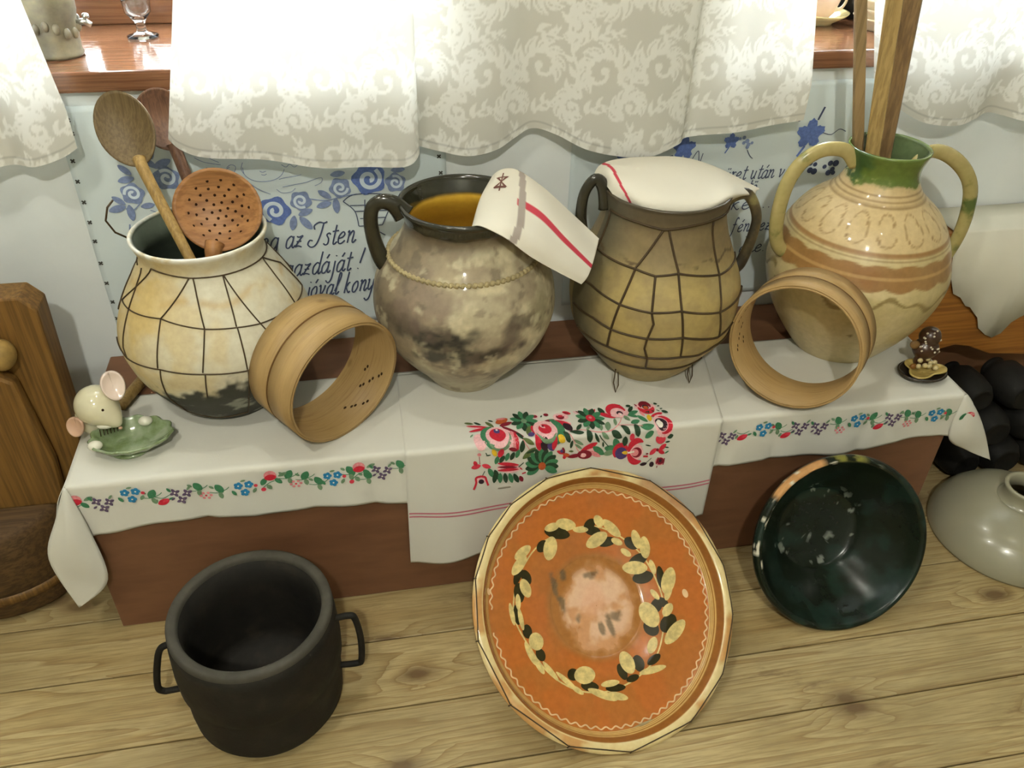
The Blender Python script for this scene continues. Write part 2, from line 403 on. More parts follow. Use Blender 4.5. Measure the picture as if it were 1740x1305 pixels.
for zz in (.222, .214):
    P = [np.array(towel_pt(towel_x(u, .35), tfold + (TZ - TR - zz) + .004 * math.sin(u * 9), .0018)) - (0, 0, TZ) for u in np.linspace(0.003, .997, 90)]
    V = []; F = []
    for i, p in enumerate(P): V += [p + (0, 0, .0017), p - (0, 0, .0017)]
    for i in range(len(P) - 1): F.append((2 * i, 2 * i + 1, 2 * i + 3, 2 * i + 2))
    mesh('stripe', V, F, M_pink, towel)

# ---- embroidery: flat thread shapes laid on a cloth surface
def leaf2d(x, y, ln, wd, ang, n=10, tip=1.0):
    P = []
    for k in range(2 * n):
        t = 2 * PI * k / (2 * n); a = math.cos(t); b = math.sin(t) * (1 - tip * .35 * abs(a) ** 3)
        P.append((a * ln / 2, b * wd / 2))
    ca, sa = math.cos(ang), math.sin(ang)
    return [(x + p * ca - q * sa, y + p * sa + q * ca) for p, q in P]
def disc2d(x, y, r, ry=None, n=18): return [(x + r * math.cos(2 * PI * k / n), y + (ry or r) * math.sin(2 * PI * k / n)) for k in range(n)]
def cres2d(x, y, r0, r1, a0, a1, n=14):
    """crescent/arc band, radius r0..r1 tapering to its ends"""
    o_ = []; i_ = []
    for k in range(n + 1):
        t = k / n; a = a0 + (a1 - a0) * t; w_ = math.sin(PI * min(max(t, .02), .98)) ** .6
        rm = (r0 + r1) / 2; hw = (r1 - r0) / 2 * w_
        o_.append((x + (rm + hw) * math.cos(a), y + (rm + hw) * math.sin(a))); i_.append((x + (rm - hw) * math.cos(a), y + (rm - hw) * math.sin(a)))
    return ('strip', o_, i_)
def line2d(pts, wd, n=None):
    P = crv(pts, n or max(4, 6 * (len(pts) - 1))); T = np.gradient(P, axis=0); T /= np.linalg.norm(T, axis=1)[:, None] + 1e-9
    N_ = np.stack([-T[:, 1], T[:, 0]], 1) * wd / 2; return ('strip', [tuple(p) for p in P + N_], [tuple(p) for p in P - N_])
def stitch(name, items, surf, mats, parent, lift=.0016, step=.00010):
    """items: (shape2d, mat index). surf(x,y,off)->3D"""
    V = []; F = []; MI = []
    for q, (sh, mi) in enumerate(items):
        off = lift + step * q; k = len(V)
        if isinstance(sh, tuple) and sh[0] == 'strip':
            a, b = sh[1], sh[2]; n = len(a)
            for f_ in (0, .33, .67, 1.0): V += [surf(p[0] + (q_[0] - p[0]) * f_, p[1] + (q_[1] - p[1]) * f_, off) for p, q_ in zip(a, b)]
            for g_ in (0, n, 2 * n):
                for i in range(n - 1): F.append((k + g_ + i, k + g_ + i + 1, k + g_ + n + i + 1, k + g_ + n + i)); MI.append(mi)
        else:
            cx = sum(p[0] for p in sh) / len(sh); cy = sum(p[1] for p in sh) / len(sh); n = len(sh)
            V.append(surf(cx, cy, off))
            for f_ in (.34, .67, 1.0): V += [surf(cx + (x - cx) * f_, cy + (y - cy) * f_, off) for x, y in sh]
            for i in range(n):
                i2 = (i + 1) % n; F.append((k, k + 1 + i, k + 1 + i2)); MI.append(mi)
                for g_ in (0, n): F.append((k + 1 + g_ + i, k + 1 + g_ + n + i, k + 1 + g_ + n + i2, k + 1 + g_ + i2)); MI.append(mi)
    o = mesh(name, V, F, mats, parent, True, MI); return o
TH = {k: plain('thread_' + k, c, .7, .25, .12, 300) for k, c in dict(red='#c02638', dkred='#7d1c2c', pink='#e6b3b5', green='#3f7a55', dkgreen='#27402c', olive='#5c6a3c', black='#33222a', purple='#4d3f74', yellow='#d8b02c', orange='#b5552c', white='#e6dfd2', blue='#2c7fae', violet='#5f4f68', sage='#6f8c6c', rose='#cf3a4c', salmon='#d8868a').items()}
THK = list(TH); TI = {k: i for i, k in enumerate(THK)}; THM = [TH[k] for k in THK]

# panel mapping: drawing pixels (80..1640 x) -> towel x and arclength
def pan(X, Y):
    u = (X - 80) / 1560; top = 215 - 140 * u; bot = 770 - 170 * u; v = (Y - top) / (bot - top)
    x = .154 + .357 * u
    s = .163 + (v / .436) * .064 if v < .436 else .227 + (v - .436) / .564 * .094
    return x, s
def psurf(X, Y, off):
    x, s = pan(X, Y); return tuple(np.array(towel_pt(x, s, off)) - (0, 0, TZ))
D = math.radians
def lf(x, y, l, w_, a, c): return (leaf2d(x, y, l, w_, D(a)), TI[c])
def dc(x, y, r, c, ry=None): return (disc2d(x, y, r, ry), TI[c])
def cr(x, y, r0, r1, a0, a1, c): return (cres2d(x, y, r0, r1, D(a0), D(a1)), TI[c])
def ln(pts, w_, c): return (line2d(pts, w_), TI[c])
def starf(x, y, r, n, c1, c2, cc, rc, a0=0, a1=360):
    out = []
    for k in range(n):
        a = a0 + (a1 - a0) * k / n; out.append(lf(x + .6 * r * math.cos(D(a)), y + .6 * r * math.sin(D(a)), r * .85, r * .42, a, c1 if k % 2 else c2))
    if rc: out.append(dc(x, y, rc, cc))
    return out
motifs = [
 ('embroidered_flower', [lf(165, 275, 190, 34, 8, 'pink'), lf(160, 268, 180, 20, 8, 'red'), lf(165, 300, 170, 26, -12, 'red'), lf(410, 330, 190, 36, 38, 'dkred'), lf(395, 345, 170, 26, 40, 'pink'), dc(150, 410, 48, 'pink', 66), cr(290, 370, 60, 130, 110, 250, 'green'), lf(410, 400, 150, 60, 80, 'salmon'), lf(425, 410, 150, 26, 85, 'red'), lf(380, 420, 110, 36, 100, 'pink'), lf(395, 465, 70, 30, 10, 'dkred'), dc(290, 375, 92, 'pink'), cr(290, 375, 82, 104, -20, 160, 'sage'), dc(290, 362, 62, 'red'), dc(290, 328, 24, 'purple'), dc(292, 315, 9, 'white'), lf(250, 488, 60, 36, 60, 'yellow'), lf(300, 490, 70, 44, -60, 'red')]),
 ('embroidered_flower', [lf(350, 215, 110, 60, -25, 'orange'), lf(375, 250, 110, 36, -20, 'dkred'), lf(345, 195, 80, 20, -5, 'salmon'), lf(250, 250, 80, 30, 45, 'olive')]),
 ('embroidered_leaf', [lf(95, 230, 70, 22, 10, 'olive')]), ('embroidered_leaf', [lf(160, 235, 60, 20, 30, 'dkgreen')]), ('embroidered_leaf', [lf(265, 212, 40, 16, 20, 'dkgreen')]), ('embroidered_leaf', [lf(95, 360, 40, 14, -50, 'sage')]),
 ('embroidered_flower', starf(520, 225, 105, 11, 'dkgreen', 'green', 'sage', 22)),
 ('embroidered_flower', [lf(770, 250, 220, 70, 8, 'pink'), lf(800, 258, 150, 56, 20, 'red'), lf(840, 300, 90, 64, 60, 'black'), lf(715, 228, 90, 26, -12, 'dkred'), lf(535, 325, 100, 40, 110, 'olive'), lf(545, 365, 60, 40, -30, 'purple'), lf(575, 320, 90, 44, 80, 'red'), cr(660, 320, 80, 150, -60, 70, 'green'), lf(815, 380, 80, 40, 60, 'dkgreen'), lf(770, 395, 60, 44, 30, 'yellow'), lf(590, 420, 110, 50, 80, 'red'), lf(640, 430, 90, 70, 90, 'black'), lf(690, 440, 80, 60, 60, 'purple'), lf(715, 420, 100, 40, 100, 'red'), dc(660, 325, 92, 'pink'), cr(660, 330, 70, 92, 20, 160, 'sage'), dc(660, 318, 50, 'red'), lf(645, 295, 50, 24, 40, 'pink'), dc(650, 290, 10, 'dkred')]),
 ('embroidered_bud', [dc(615, 178, 26, 'pink', 22), dc(615, 178, 20, 'dkred', 15), lf(665, 180, 24, 12, -60, 'dkgreen'), dc(705, 165, 20, 'dkred', 15)]),
 ('embroidered_bud', [dc(815, 190, 60, 'pink', 36), cr(812, 180, 14, 40, 10, 190, 'dkred'), dc(812, 184, 20, 'red', 12), lf(870, 152, 66, 34, 20, 'red'), lf(868, 154, 40, 16, 20, 'dkred')]),
 ('embroidered_bud', [lf(940, 150, 40, 18, 50, 'pink'), lf(960, 145, 36, 12, 40, 'dkred'), dc(1062, 145, 44, 'pink', 26), dc(1065, 142, 26, 'dkred', 18), lf(1030, 140, 40, 14, 60, 'red'), lf(1095, 135, 40, 14, -60, 'red')]),
 ('embroidered_flower', starf(1040, 218, 110, 11, 'dkgreen', 'green', 'red', 36) + [dc(1040, 212, 12, 'salmon')]),
 ('embroidered_flower', [lf(1150, 140, 80, 44, 70, 'dkgreen'), lf(1395, 165, 90, 36, -20, 'green'), lf(1385, 130, 80, 30, -50, 'dkgreen'), lf(1375, 195, 90, 34, 20, 'green'), lf(1300, 105, 60, 30, -60, 'dkgreen'), lf(1180, 190, 130, 44, 22, 'red'), dc(1272, 155, 88, 'pink', 62), cr(1268, 160, 44, 92, 150, 350, 'red'), dc(1280, 172, 42, 'pink', 34), cr(1285, 178, 10, 30, 160, 380, 'black'), dc(1288, 190, 10, 'white'), lf(1378, 98, 40, 26, 0, 'dkgreen'), lf(1325, 225, 60, 28, 60, 'sage')]),
 ('embroidered_flower', [dc(1510, 110, 84, 'pink', 44), cr(1512, 100, 36, 84, 10, 170, 'red'), cr(1512, 108, 16, 60, 170, 370, 'dkred'), dc(1512, 112, 26, 'black'), dc(1512, 118, 18, 'orange'), lf(1440, 90, 30, 12, 60, 'dkred'), lf(1540, 70, 36, 12, 70, 'dkred'), lf(1602, 80, 30, 20, 20, 'dkgreen'), lf(1618, 105, 24, 10, -20, 'dkgreen'), lf(1628, 135, 26, 9, -20, 'dkgreen'), lf(1645, 168, 50, 30, 20, 'dkgreen'), ln([(1490, 170), (1520, 160), (1510, 180)], 7, 'dkgreen'), ln([(1545, 150), (1560, 168)], 8, 'dkgreen'), ln([(1585, 150), (1605, 160)], 8, 'dkgreen')]),
 ('embroidered_flower', [lf(1445, 230, 90, 40, 50, 'green'), lf(1455, 305, 110, 44, -5, 'green'), lf(1470, 355, 80, 44, -35, 'green'), lf(1500, 225, 70, 38, 100, 'yellow'), lf(1460, 180, 60, 26, 70, 'salmon'), lf(1570, 195, 110, 34, -20, 'red'), dc(1588, 285, 72, 'pink', 92), cr(1580, 280, 44, 80, -100, 100, 'red'), cr(1570, 360, 10, 60, 20, 170, 'rose'), dc(1572, 280, 46, 'black'), dc(1556, 286, 26, 'white'), dc(1560, 262, 12, 'white')]),
 ('embroidered_branch', [ln([(835, 345), (930, 330), (1050, 350), (1170, 335), (1250, 270), (1290, 205)], 6, 'salmon'), ln([(1230, 290), (1340, 292), (1420, 305)], 6, 'salmon'), lf(895, 352, 110, 32, 5, 'dkgreen'), lf(925, 305, 80, 30, -50, 'dkgreen'), lf(990, 320, 50, 20, -50, 'sage'), lf(990, 375, 80, 48, 80, 'dkgreen'), lf(1050, 385, 70, 24, 55, 'dkgreen'), lf(1095, 315, 60, 24, -70, 'sage'), lf(1115, 370, 70, 28, 30, 'sage'), lf(1150, 300, 90, 44, -70, 'sage'), lf(1220, 260, 70, 26, -80, 'sage'), lf(1205, 360, 90, 44, 20, 'dkgreen'), lf(1280, 325, 80, 40, 40, 'dkgreen'), lf(1375, 265, 80, 40, -20, 'green'), lf(1370, 330, 80, 46, 75, 'dkgreen'), lf(1320, 225, 50, 30, 50, 'sage'), lf(1275, 400, 70, 46, 90, 'dkgreen'), ln([(1065, 365), (1145, 440)], 7, 'dkgreen'), lf(1100, 425, 40, 16, 80, 'dkgreen')]),
 ('embroidered_branch', [ln([(830, 360), (870, 410), (900, 470), (940, 500)], 6, 'salmon'), lf(850, 430, 60, 24, 100, 'dkgreen'), lf(905, 415, 90, 24, 25, 'sage'), lf(905, 445, 70, 20, 30, 'sage')]),
 ('embroidered_branch', [ln([(440, 370), (500, 440), (560, 520)], 6, 'salmon'), lf(515, 415, 90, 28, 20, 'olive'), lf(465, 450, 80, 40, 100, 'dkgreen'), lf(520, 495, 130, 44, -40, 'olive'), lf(540, 480, 90, 18, -20, 'dkgreen'), lf(455, 375, 70, 30, 60, 'dkgreen')]),
 ('embroidered_flower', [lf(1180, 465, 130, 60, 10, 'green'), lf(1210, 425, 90, 56, 60, 'green'), lf(1155, 490, 90, 40, -15, 'sage'), cr(1250, 490, 20, 76, 140, 400, 'red'), dc(1255, 490, 50, 'purple', 44), lf(1290, 485, 60, 26, 0, 'yellow'), dc(1370, 480, 66, 'pink', 62), cr(1390, 470, 50, 96, 170, 300, 'red'), cr(1390, 480, 50, 96, 60, 180, 'red'), dc(1380, 482, 44, 'dkred', 38), dc(1366, 482, 32, 'salmon', 26), ln([(1310, 485), (1360, 475)], 12, 'white'), dc(1330, 372, 20, 'rose', 26), ln([(1440, 510), (1480, 510)], 14, 'red'), lf(1470, 430, 50, 10, 10, 'dkgreen'), lf(1470, 490, 24, 12, 0, 'dkred')]),
 ('embroidered_flower', [lf(990, 452, 150, 44, -28, 'red'), lf(1010, 480, 130, 40, -15, 'pink'), lf(1070, 475, 110, 50, 30, 'green'), lf(1040, 500, 110, 34, 20, 'salmon'), dc(960, 505, 60, 'dkred', 34), dc(950, 510, 24, 'pink', 16), lf(880, 515, 110, 30, -10, 'dkred'), lf(850, 480, 40, 14, 0, 'olive')]),
 ('embroidered_bud', [lf(765, 490, 60, 26, 20, 'red'), lf(790, 475, 50, 22, 70, 'dkred'), dc(775, 480, 12, 'purple'), lf(815, 510, 60, 30, 10, 'orange'), dc(800, 525, 14, 'red')]),
 ('embroidered_flower', starf(625, 590, 130, 13, 'dkgreen', 'green', 'orange', 30, 150, 400)),
 ('embroidered_tulip', [lf(365, 610, 190, 70, 2, 'pink'), lf(360, 578, 170, 28, 4, 'red'), lf(355, 600, 160, 20, 0, 'dkred'), lf(360, 620, 170, 24, -4, 'red'), lf(460, 610, 30, 10, 40, 'red')] + [lf(270 + 40 * k, 545 - 12 * k + 6 * (k % 2), 66, 34, -50 - 5 * k if k % 2 else -70, 'dkgreen' if k % 2 else 'green') for k in range(5)] + [lf(225 + 42 * k, 640 + 14 * k if k < 3 else 720 - 12 * k, 80, 40, 60 + 10 * k, 'dkgreen' if k % 2 else 'green') for k in range(2)] + [lf(255 + 42 * k, 680, 80, 38, 100 - 10 * k, 'green' if k % 2 else 'dkgreen') for k in range(5)]),
 ('embroidered_bud', [lf(110, 595, 76, 36, -15, 'rose'), lf(190, 592, 72, 34, 15, 'rose'), lf(105, 570, 40, 30, 60, 'red'), ln([(140, 575), (135, 520)], 5, 'dkred'), dc(135, 505, 15, 'salmon', 12), lf(205, 510, 40, 10, -10, 'dkgreen'), lf(190, 500, 26, 8, 60, 'dkgreen')]),
 ('embroidered_tulip', [dc(150, 690, 44, 'pink', 30), ln([(90, 770), (110, 720), (110, 680), (150, 668)], 16, 'red'), ln([(205, 740), (190, 700), (180, 675), (150, 668)], 16, 'red'), dc(150, 708, 22, 'black', 18), ln([(160, 660), (178, 628)], 6, 'dkgreen')]),
 ('embroidered_bud', [lf(1520, 478, 70, 36, -40, 'rose'), lf(1595, 445, 70, 36, -40, 'red'), lf(1590, 480, 60, 30, 20, 'red'), dc(1555, 465, 12, 'dkred'), lf(1630, 405, 40, 14, -10, 'dkgreen'), lf(1645, 365, 50, 34, -20, 'dkgreen'), lf(1630, 445, 36, 10, 5, 'dkgreen'), lf(1635, 480, 40, 12, -30, 'green')]),
 ('embroidered_tulip', [dc(1590, 550, 40, 'salmon', 30), dc(1592, 548, 30, 'dkred', 26), dc(1592, 545, 12, 'black'), ln([(1560, 570), (1570, 520)], 9, 'dkred'), ln([(1620, 575), (1625, 525)], 9, 'dkred'), lf(1570, 590, 20, 8, 90, 'dkred')]),
 ('embroidered_bud', [lf(1452, 570, 60, 26, -10, 'black'), ln([(1475, 560), (1515, 525)], 5, 'dkgreen'), dc(1522, 572, 20, 'black', 20)]),
 ('embroidered_bud', [lf(465, 690, 50, 34, 60, 'dkred'), ln([(470, 650), (500, 640)], 10, 'red'), ln([(440, 600), (480, 565)], 7, 'dkgreen')]),
]
for nm, items in motifs: stitch(nm, items, psurf, THM, towel)

# runner border sprigs
def rsurf(x, z, off):
    s = rfold + (RZ - RR - z)
    return tuple(np.array(runner_pt(x, s, off)) - (0, 0, RZ))
SEQ = [('rose', -0.4905, 0.3278), ('purple', -0.4496, 0.32), ('blue', -0.4048, 0.3302), ('leaf', -0.3735, 0.328), ('bud', -0.3582, 0.3097), ('purple', -0.3279, 0.3223), ('leaf', -0.3009, 0.3328), ('dots', -0.2907, 0.3126), ('leaf', -0.2679, 0.3251), ('blue', -0.2282, 0.3205), ('rose', -0.1841, 0.3365), ('leaf', -0.1543, 0.3387), ('dots', -0.1445, 0.3173), ('leaf', -0.1282, 0.3323), ('leaf', -0.1075, 0.3185), ('blue', -0.0828, 0.3216), ('leaf', -0.0532, 0.3347), ('rose', -0.0384, 0.3352), ('leaf', -0.0249, 0.3198), ('purple', 0.0003, 0.3256), ('leaf', 0.0309, 0.336), ('purple', 0.6263, 0.3191), ('bud', 0.6557, 0.3153), ('blue', 0.6956, 0.3283), ('leaf', 0.725, 0.3315), ('bud', 0.7433, 0.308), ('purple', 0.7699, 0.3244), ('purple', 0.8102, 0.3192), ('leaf', 0.8452, 0.3303), ('dots', 0.8525, 0.3081), ('blue', 0.8861, 0.3252), ('leaf', 0.9169, 0.3312), ('bud', 0.9317, 0.3066), ('purple', 0.9595, 0.3231), ('leaf', 0.988, 0.3295), ('dots', 0.9939, 0.3045), ('leaf', 1.0121, 0.3237), ('blue', 1.0502, 0.3176), ('leaf', 1.078, 0.3209)]
for i, (k, x, z) in enumerate(SEQ):
    it = []; R_ = random.Random(i)
    def lfm(dx, dz, l, w_, a, c): it.append((leaf2d(x + dx, z + dz, l, w_, D(a)), TI[c]))
    def dcm(dx, dz, r, c): it.append((disc2d(x + dx, z + dz, r, None, 12), TI[c]))
    if k == 'rose':
        lfm(-.012, -.008, .017, .010, 60, 'green'); lfm(.012, -.009, .016, .009, -50, 'green'); lfm(.02, .004, .016, .007, 25, 'sage')
        it.append((line2d([(x - .016, z - .022), (x - .004, z - .012), (x + .006, z - .008)], .0014), TI['green'])); dcm(.0, .004, .0105, 'salmon'); lfm(0, 0, .02, .013, 5, 'red'); dcm(-.014, -.024, .0042, 'rose'); lfm(-.004, -.02, .012, .008, -60, 'sage')
    elif k == 'bud':
        lfm(0, 0, .021, .012, 25, 'red'); lfm(.004, .003, .012, .006, 25, 'rose'); lfm(-.011, .002, .010, .005, 70, 'sage'); lfm(.013, .006, .009, .004, 20, 'green')
        it.append((line2d([(x - .012, z + .012), (x, z + .008), (x + .012, z + .014)], .0013), TI['green']))
    elif k == 'purple':
        for (dx, dz) in ((-.010, .004), (.009, .001), (-.001, -.011)):
            for q in range(4): lfm(dx + .0045 * math.cos(q * PI / 2 + .4), dz + .0045 * math.sin(q * PI / 2 + .4), .009, .0055, math.degrees(q * PI / 2 + .4), 'violet')
            dcm(dx, dz, .0016, 'white')
        lfm(-.014, -.007, .008, .004, 40, 'violet'); lfm(.013, .012, .010, .004, 50, 'sage'); lfm(-.018, .012, .010, .005, -60, 'green')
    elif k == 'blue':
        for (dx, dz) in ((-.009, .006), (.008, .007), (.0, -.008)):
            for q in range(5): dcm(dx + .0042 * math.cos(q * 2 * PI / 5), dz + .0042 * math.sin(q * 2 * PI / 5), .0034, 'blue')
            dcm(dx, dz, .0015, 'white')
        lfm(-.017, -.006, .012, .006, -60, 'green'); lfm(.016, -.006, .011, .006, 60, 'sage'); lfm(.0, .017, .009, .004, 10, 'sage'); dcm(.019, .004, .0032, 'rose')
    elif k == 'leaf':
        lfm(0, 0, .020, .013, 60 if i % 2 else 120, 'green'); lfm(.001, -.014, .014, .008, 100, 'sage'); lfm(-.012, .004, .009, .005, -40, 'sage')
        it.append((line2d([(x - .016, z - .006), (x - .004, z - .008), (x + .010, z - .003), (x + .016, z + .002)], .0013), TI['green']))
    else:
        for q in range(6): dcm(.008 * math.cos(q * PI / 3), .006 * math.sin(q * PI / 3), .0026, 'salmon')
        dcm(0, 0, .002, 'rose')
    stitch('embroidered_sprig', it, rsurf, THM, runner)
# sprigs on the corner flaps
def cflap(cx, cz, yy, items):
    it = []
    for kind, dx, dz, l, w_, a, c in items: it.append((leaf2d(cx + dx, cz + dz, l, w_, D(a)), TI[c]))
    stitch('embroidered_sprig', it, lambda x, z, off: (x, yy(x, z) - off - .0012, z - RZ), THM, runner)
cflap(1.118, .312, lambda x, z: 1.0830 - .002, [('l', 0, .006, .022, .014, -30, 'red'), ('l', .003, .008, .012, .008, -30, 'salmon'), ('l', -.016, .004, .018, .010, 60, 'green'), ('l', .010, -.016, .020, .011, 90, 'green')])

# ------------------------------------------------------------------ embroidered wall cloths
YW = 1.4695
def wallcloth(name, x0, x1, z0, z1, label, seed):
    t = thing(name, label, 'wall hanging', ((x0 + x1) / 2, YW, z0))
    cx = (x0 + x1) / 2
    def fn(u, v):
        x = x0 + (x1 - x0) * u; z = z0 + (z1 - z0) * v
        return (x - cx, .0018 * wob(x, z, 11, seed), z - z0)
    o = mesh('cloth', *gridgeo(fn, 60, 40), M_wallcloth, t); solid(o, .001)
    def surf(x, z, off): return (x - cx, .0018 * wob(x, z, 11, seed) - .0008 - off, z - z0)
    return t, surf
wcl, wsl = wallcloth('embroidered_wall_cloth', -.472, .165, .392, .84, 'white wall cloth with blue roses and stitched verse behind the left jugs', 1.0)
wcr, wsr = wallcloth('embroidered_wall_cloth', .40, 1.00, .392, .84, 'white wall cloth with blue vine leaves and grapes behind the right jugs', 4.0)
ROSES = [(-0.3205, 0.7124, 0.0211), (-0.3823, 0.6867, 0.0191), (-0.1486, 0.6403, 0.0267), (-0.1007, 0.6569, 0.0185), (-0.0285, 0.6777, 0.0187), (0.0242, 0.6916, 0.0293), (0.0713, 0.6823, 0.0181)]
M_blulight = plain('pale_cloth_gap', '#ccd8e2', .85, .1)
for i, (x, z, r) in enumerate(ROSES):
    pet = [(x + r * (1 + .10 * math.sin(5 * a + i)) * math.cos(a), z + r * (1 + .10 * math.sin(5 * a + i)) * math.sin(a)) for a in np.linspace(0, 2 * PI, 30, endpoint=False)]
    sp = [(x + r * (.12 + .62 * t) * math.cos(i + t * 8.5), z + r * (.12 + .62 * t) * math.sin(i + t * 8.5)) for t in np.linspace(0, 1, 14)]
    stitch('embroidered_rose', [(pet, 0), (line2d(sp, r * .26, 48), 1)], wsl, [M_greyth if i in (0, 1, 3, 4, 6) else M_blueth, M_blulight], wcl)
for _it in [(line2d([(-.30, .69), (-.29, .675), (-.262, .672)], .007), 0), (line2d([(-.375, .667), (-.39, .655), (-.40, .66)], .002), 0), (line2d([(-.36, .655), (-.33, .64), (-.31, .632)], .0015), 0), (line2d([(-.085, .66), (-.055, .655), (-.03, .66), (.0, .664)], .002), 0), (line2d([(-.40, .63), (-.405, .60), (-.395, .57), (-.38, .555)], .0025), 0), (leaf2d(-.285, .695, .03, .02, .5), 0)]: stitch('embroidered_stem', [_it], wsl, [M_greyth], wcl)
LEAVES = [(-0.3387, 0.7737, -0.3368, 0.748), (-0.3336, 0.7322, -0.3509, 0.7487), (-0.3364, 0.7323, -0.3089, 0.7445), (-0.394, 0.7384, -0.377, 0.7218), (-0.3998, 0.7103, -0.3747, 0.7153), (-0.4171, 0.6822, -0.3992, 0.668), (-0.4273, 0.6565, -0.4003, 0.6637), (-0.393, 0.6654, -0.3927, 0.6375), (-0.3733, 0.662, -0.3511, 0.6651), (-0.0674, 0.6742, -0.0471, 0.6594), (-0.0729, 0.6437, -0.048, 0.6503), (-0.0388, 0.6578, -0.0384, 0.63), (-0.1072, 0.6297, -0.083, 0.6386), (-0.1057, 0.6249, -0.0873, 0.6013), (-0.1158, 0.6279, -0.1224, 0.6013), (-0.0426, 0.703, -0.0185, 0.7061), (0.0653, 0.7062, 0.0887, 0.7072)]
for i, (xa, za, xb, zb) in enumerate(LEAVES):
    l = math.hypot(xb - xa, zb - za); stitch('embroidered_leaf', [(leaf2d((xa + xb) / 2, (za + zb) / 2, l * 1.1, l * .48, math.atan2(zb - za, xb - xa)), 0)], wsl, [M_greyth], wcl)
BASKET = [[(-0.0257, 0.6513), (-0.0067, 0.6628), (0.0359, 0.6626), (0.0697, 0.6549)], [(-0.0257, 0.6513), (-0.0063, 0.6304), (-0.0013, 0.6004)], [(0.0695, 0.6514), (0.055, 0.6266), (0.0423, 0.5999)], [(-0.0013, 0.6004), (0.0423, 0.5999)], [(-0.0063, 0.6304), (0.0551, 0.6289)], [(-0.0138, 0.6425), (0.0623, 0.6402)], [(0.0137, 0.6524), (0.0095, 0.5997)], [(0.0352, 0.6534), (0.0292, 0.5996)], [(0.014, 0.5873), (0.0306, 0.5886), (0.0464, 0.579)], [(0.0022, 0.6157), (0.0488, 0.6151)]]
stitch('embroidered_basket', [(line2d(l, .0018, 16), 0) for l in BASKET], wsl, [M_textth], wcl)
FACE = [[(-0.1916, 0.7249), (-0.1899, 0.7108), (-0.1775, 0.7003), (-0.1599, 0.6972), (-0.1413, 0.6995), (-0.128, 0.7075), (-0.1215, 0.7181)], [(-0.1639, 0.717), (-0.1593, 0.7146), (-0.153, 0.7164)], [(-0.1619, 0.7104), (-0.1571, 0.709), (-0.1528, 0.711)], [(-0.1254, 0.7269), (-0.118, 0.7222), (-0.1112, 0.7272), (-0.1039, 0.7215), (-0.0973, 0.7255)], [(-0.1331, 0.7001), (-0.1216, 0.7028), (-0.1061, 0.7042), (-0.0935, 0.7068)], [(-0.129, 0.6855), (-0.1081, 0.6888), (-0.0871, 0.6921), (-0.0605, 0.6995), (-0.0605, 0.6906), (-0.0725, 0.6846)], [(-0.1397, 0.6817), (-0.1305, 0.6744), (-0.1149, 0.6758), (-0.1069, 0.6821)], [(-0.2681, 0.7467), (-0.255, 0.7387), (-0.2411, 0.7348), (-0.2269, 0.732)], [(-0.2525, 0.7522), (-0.2415, 0.7433), (-0.2291, 0.7364)], [(-0.2181, 0.7262), (-0.2104, 0.7312), (-0.2031, 0.7276), (-0.2066, 0.7181), (-0.2148, 0.7164), (-0.2198, 0.7221), (-0.213, 0.7271)], [(-0.1901, 0.7344), (-0.1941, 0.7218), (-0.1883, 0.7085)], [(-0.2521, 0.728), (-0.2337, 0.7217), (-0.2194, 0.7188)], [(-0.1834, 0.6952), (-0.17, 0.6834), (-0.1511, 0.6734)]]
stitch('embroidered_outline', [(line2d(l, .0011, 24), 0) for l in FACE], wsl, [M_greyth], wcl)
DOTS = [(-0.4517, 0.8182), (-0.4515, 0.7958), (-0.4630, 0.7493), (-0.4650, 0.7129), (-0.4648, 0.6752), (-0.465, 0.6377), (-0.4655, 0.6012), (-0.4665, 0.5578), (-0.4667, 0.5166), (-0.4663, 0.4766), (-0.4667, 0.4405), (0.1523, 0.7284), (0.1547, 0.697)]
for x, z in DOTS: stitch('cross_stitch', [(line2d([(x - .003, z - .003), (x + .003, z + .003)], .0028), 0), (line2d([(x - .003, z + .003), (x + .003, z - .003)], .0028), 0)], wsl, [M_pinth], wcl)

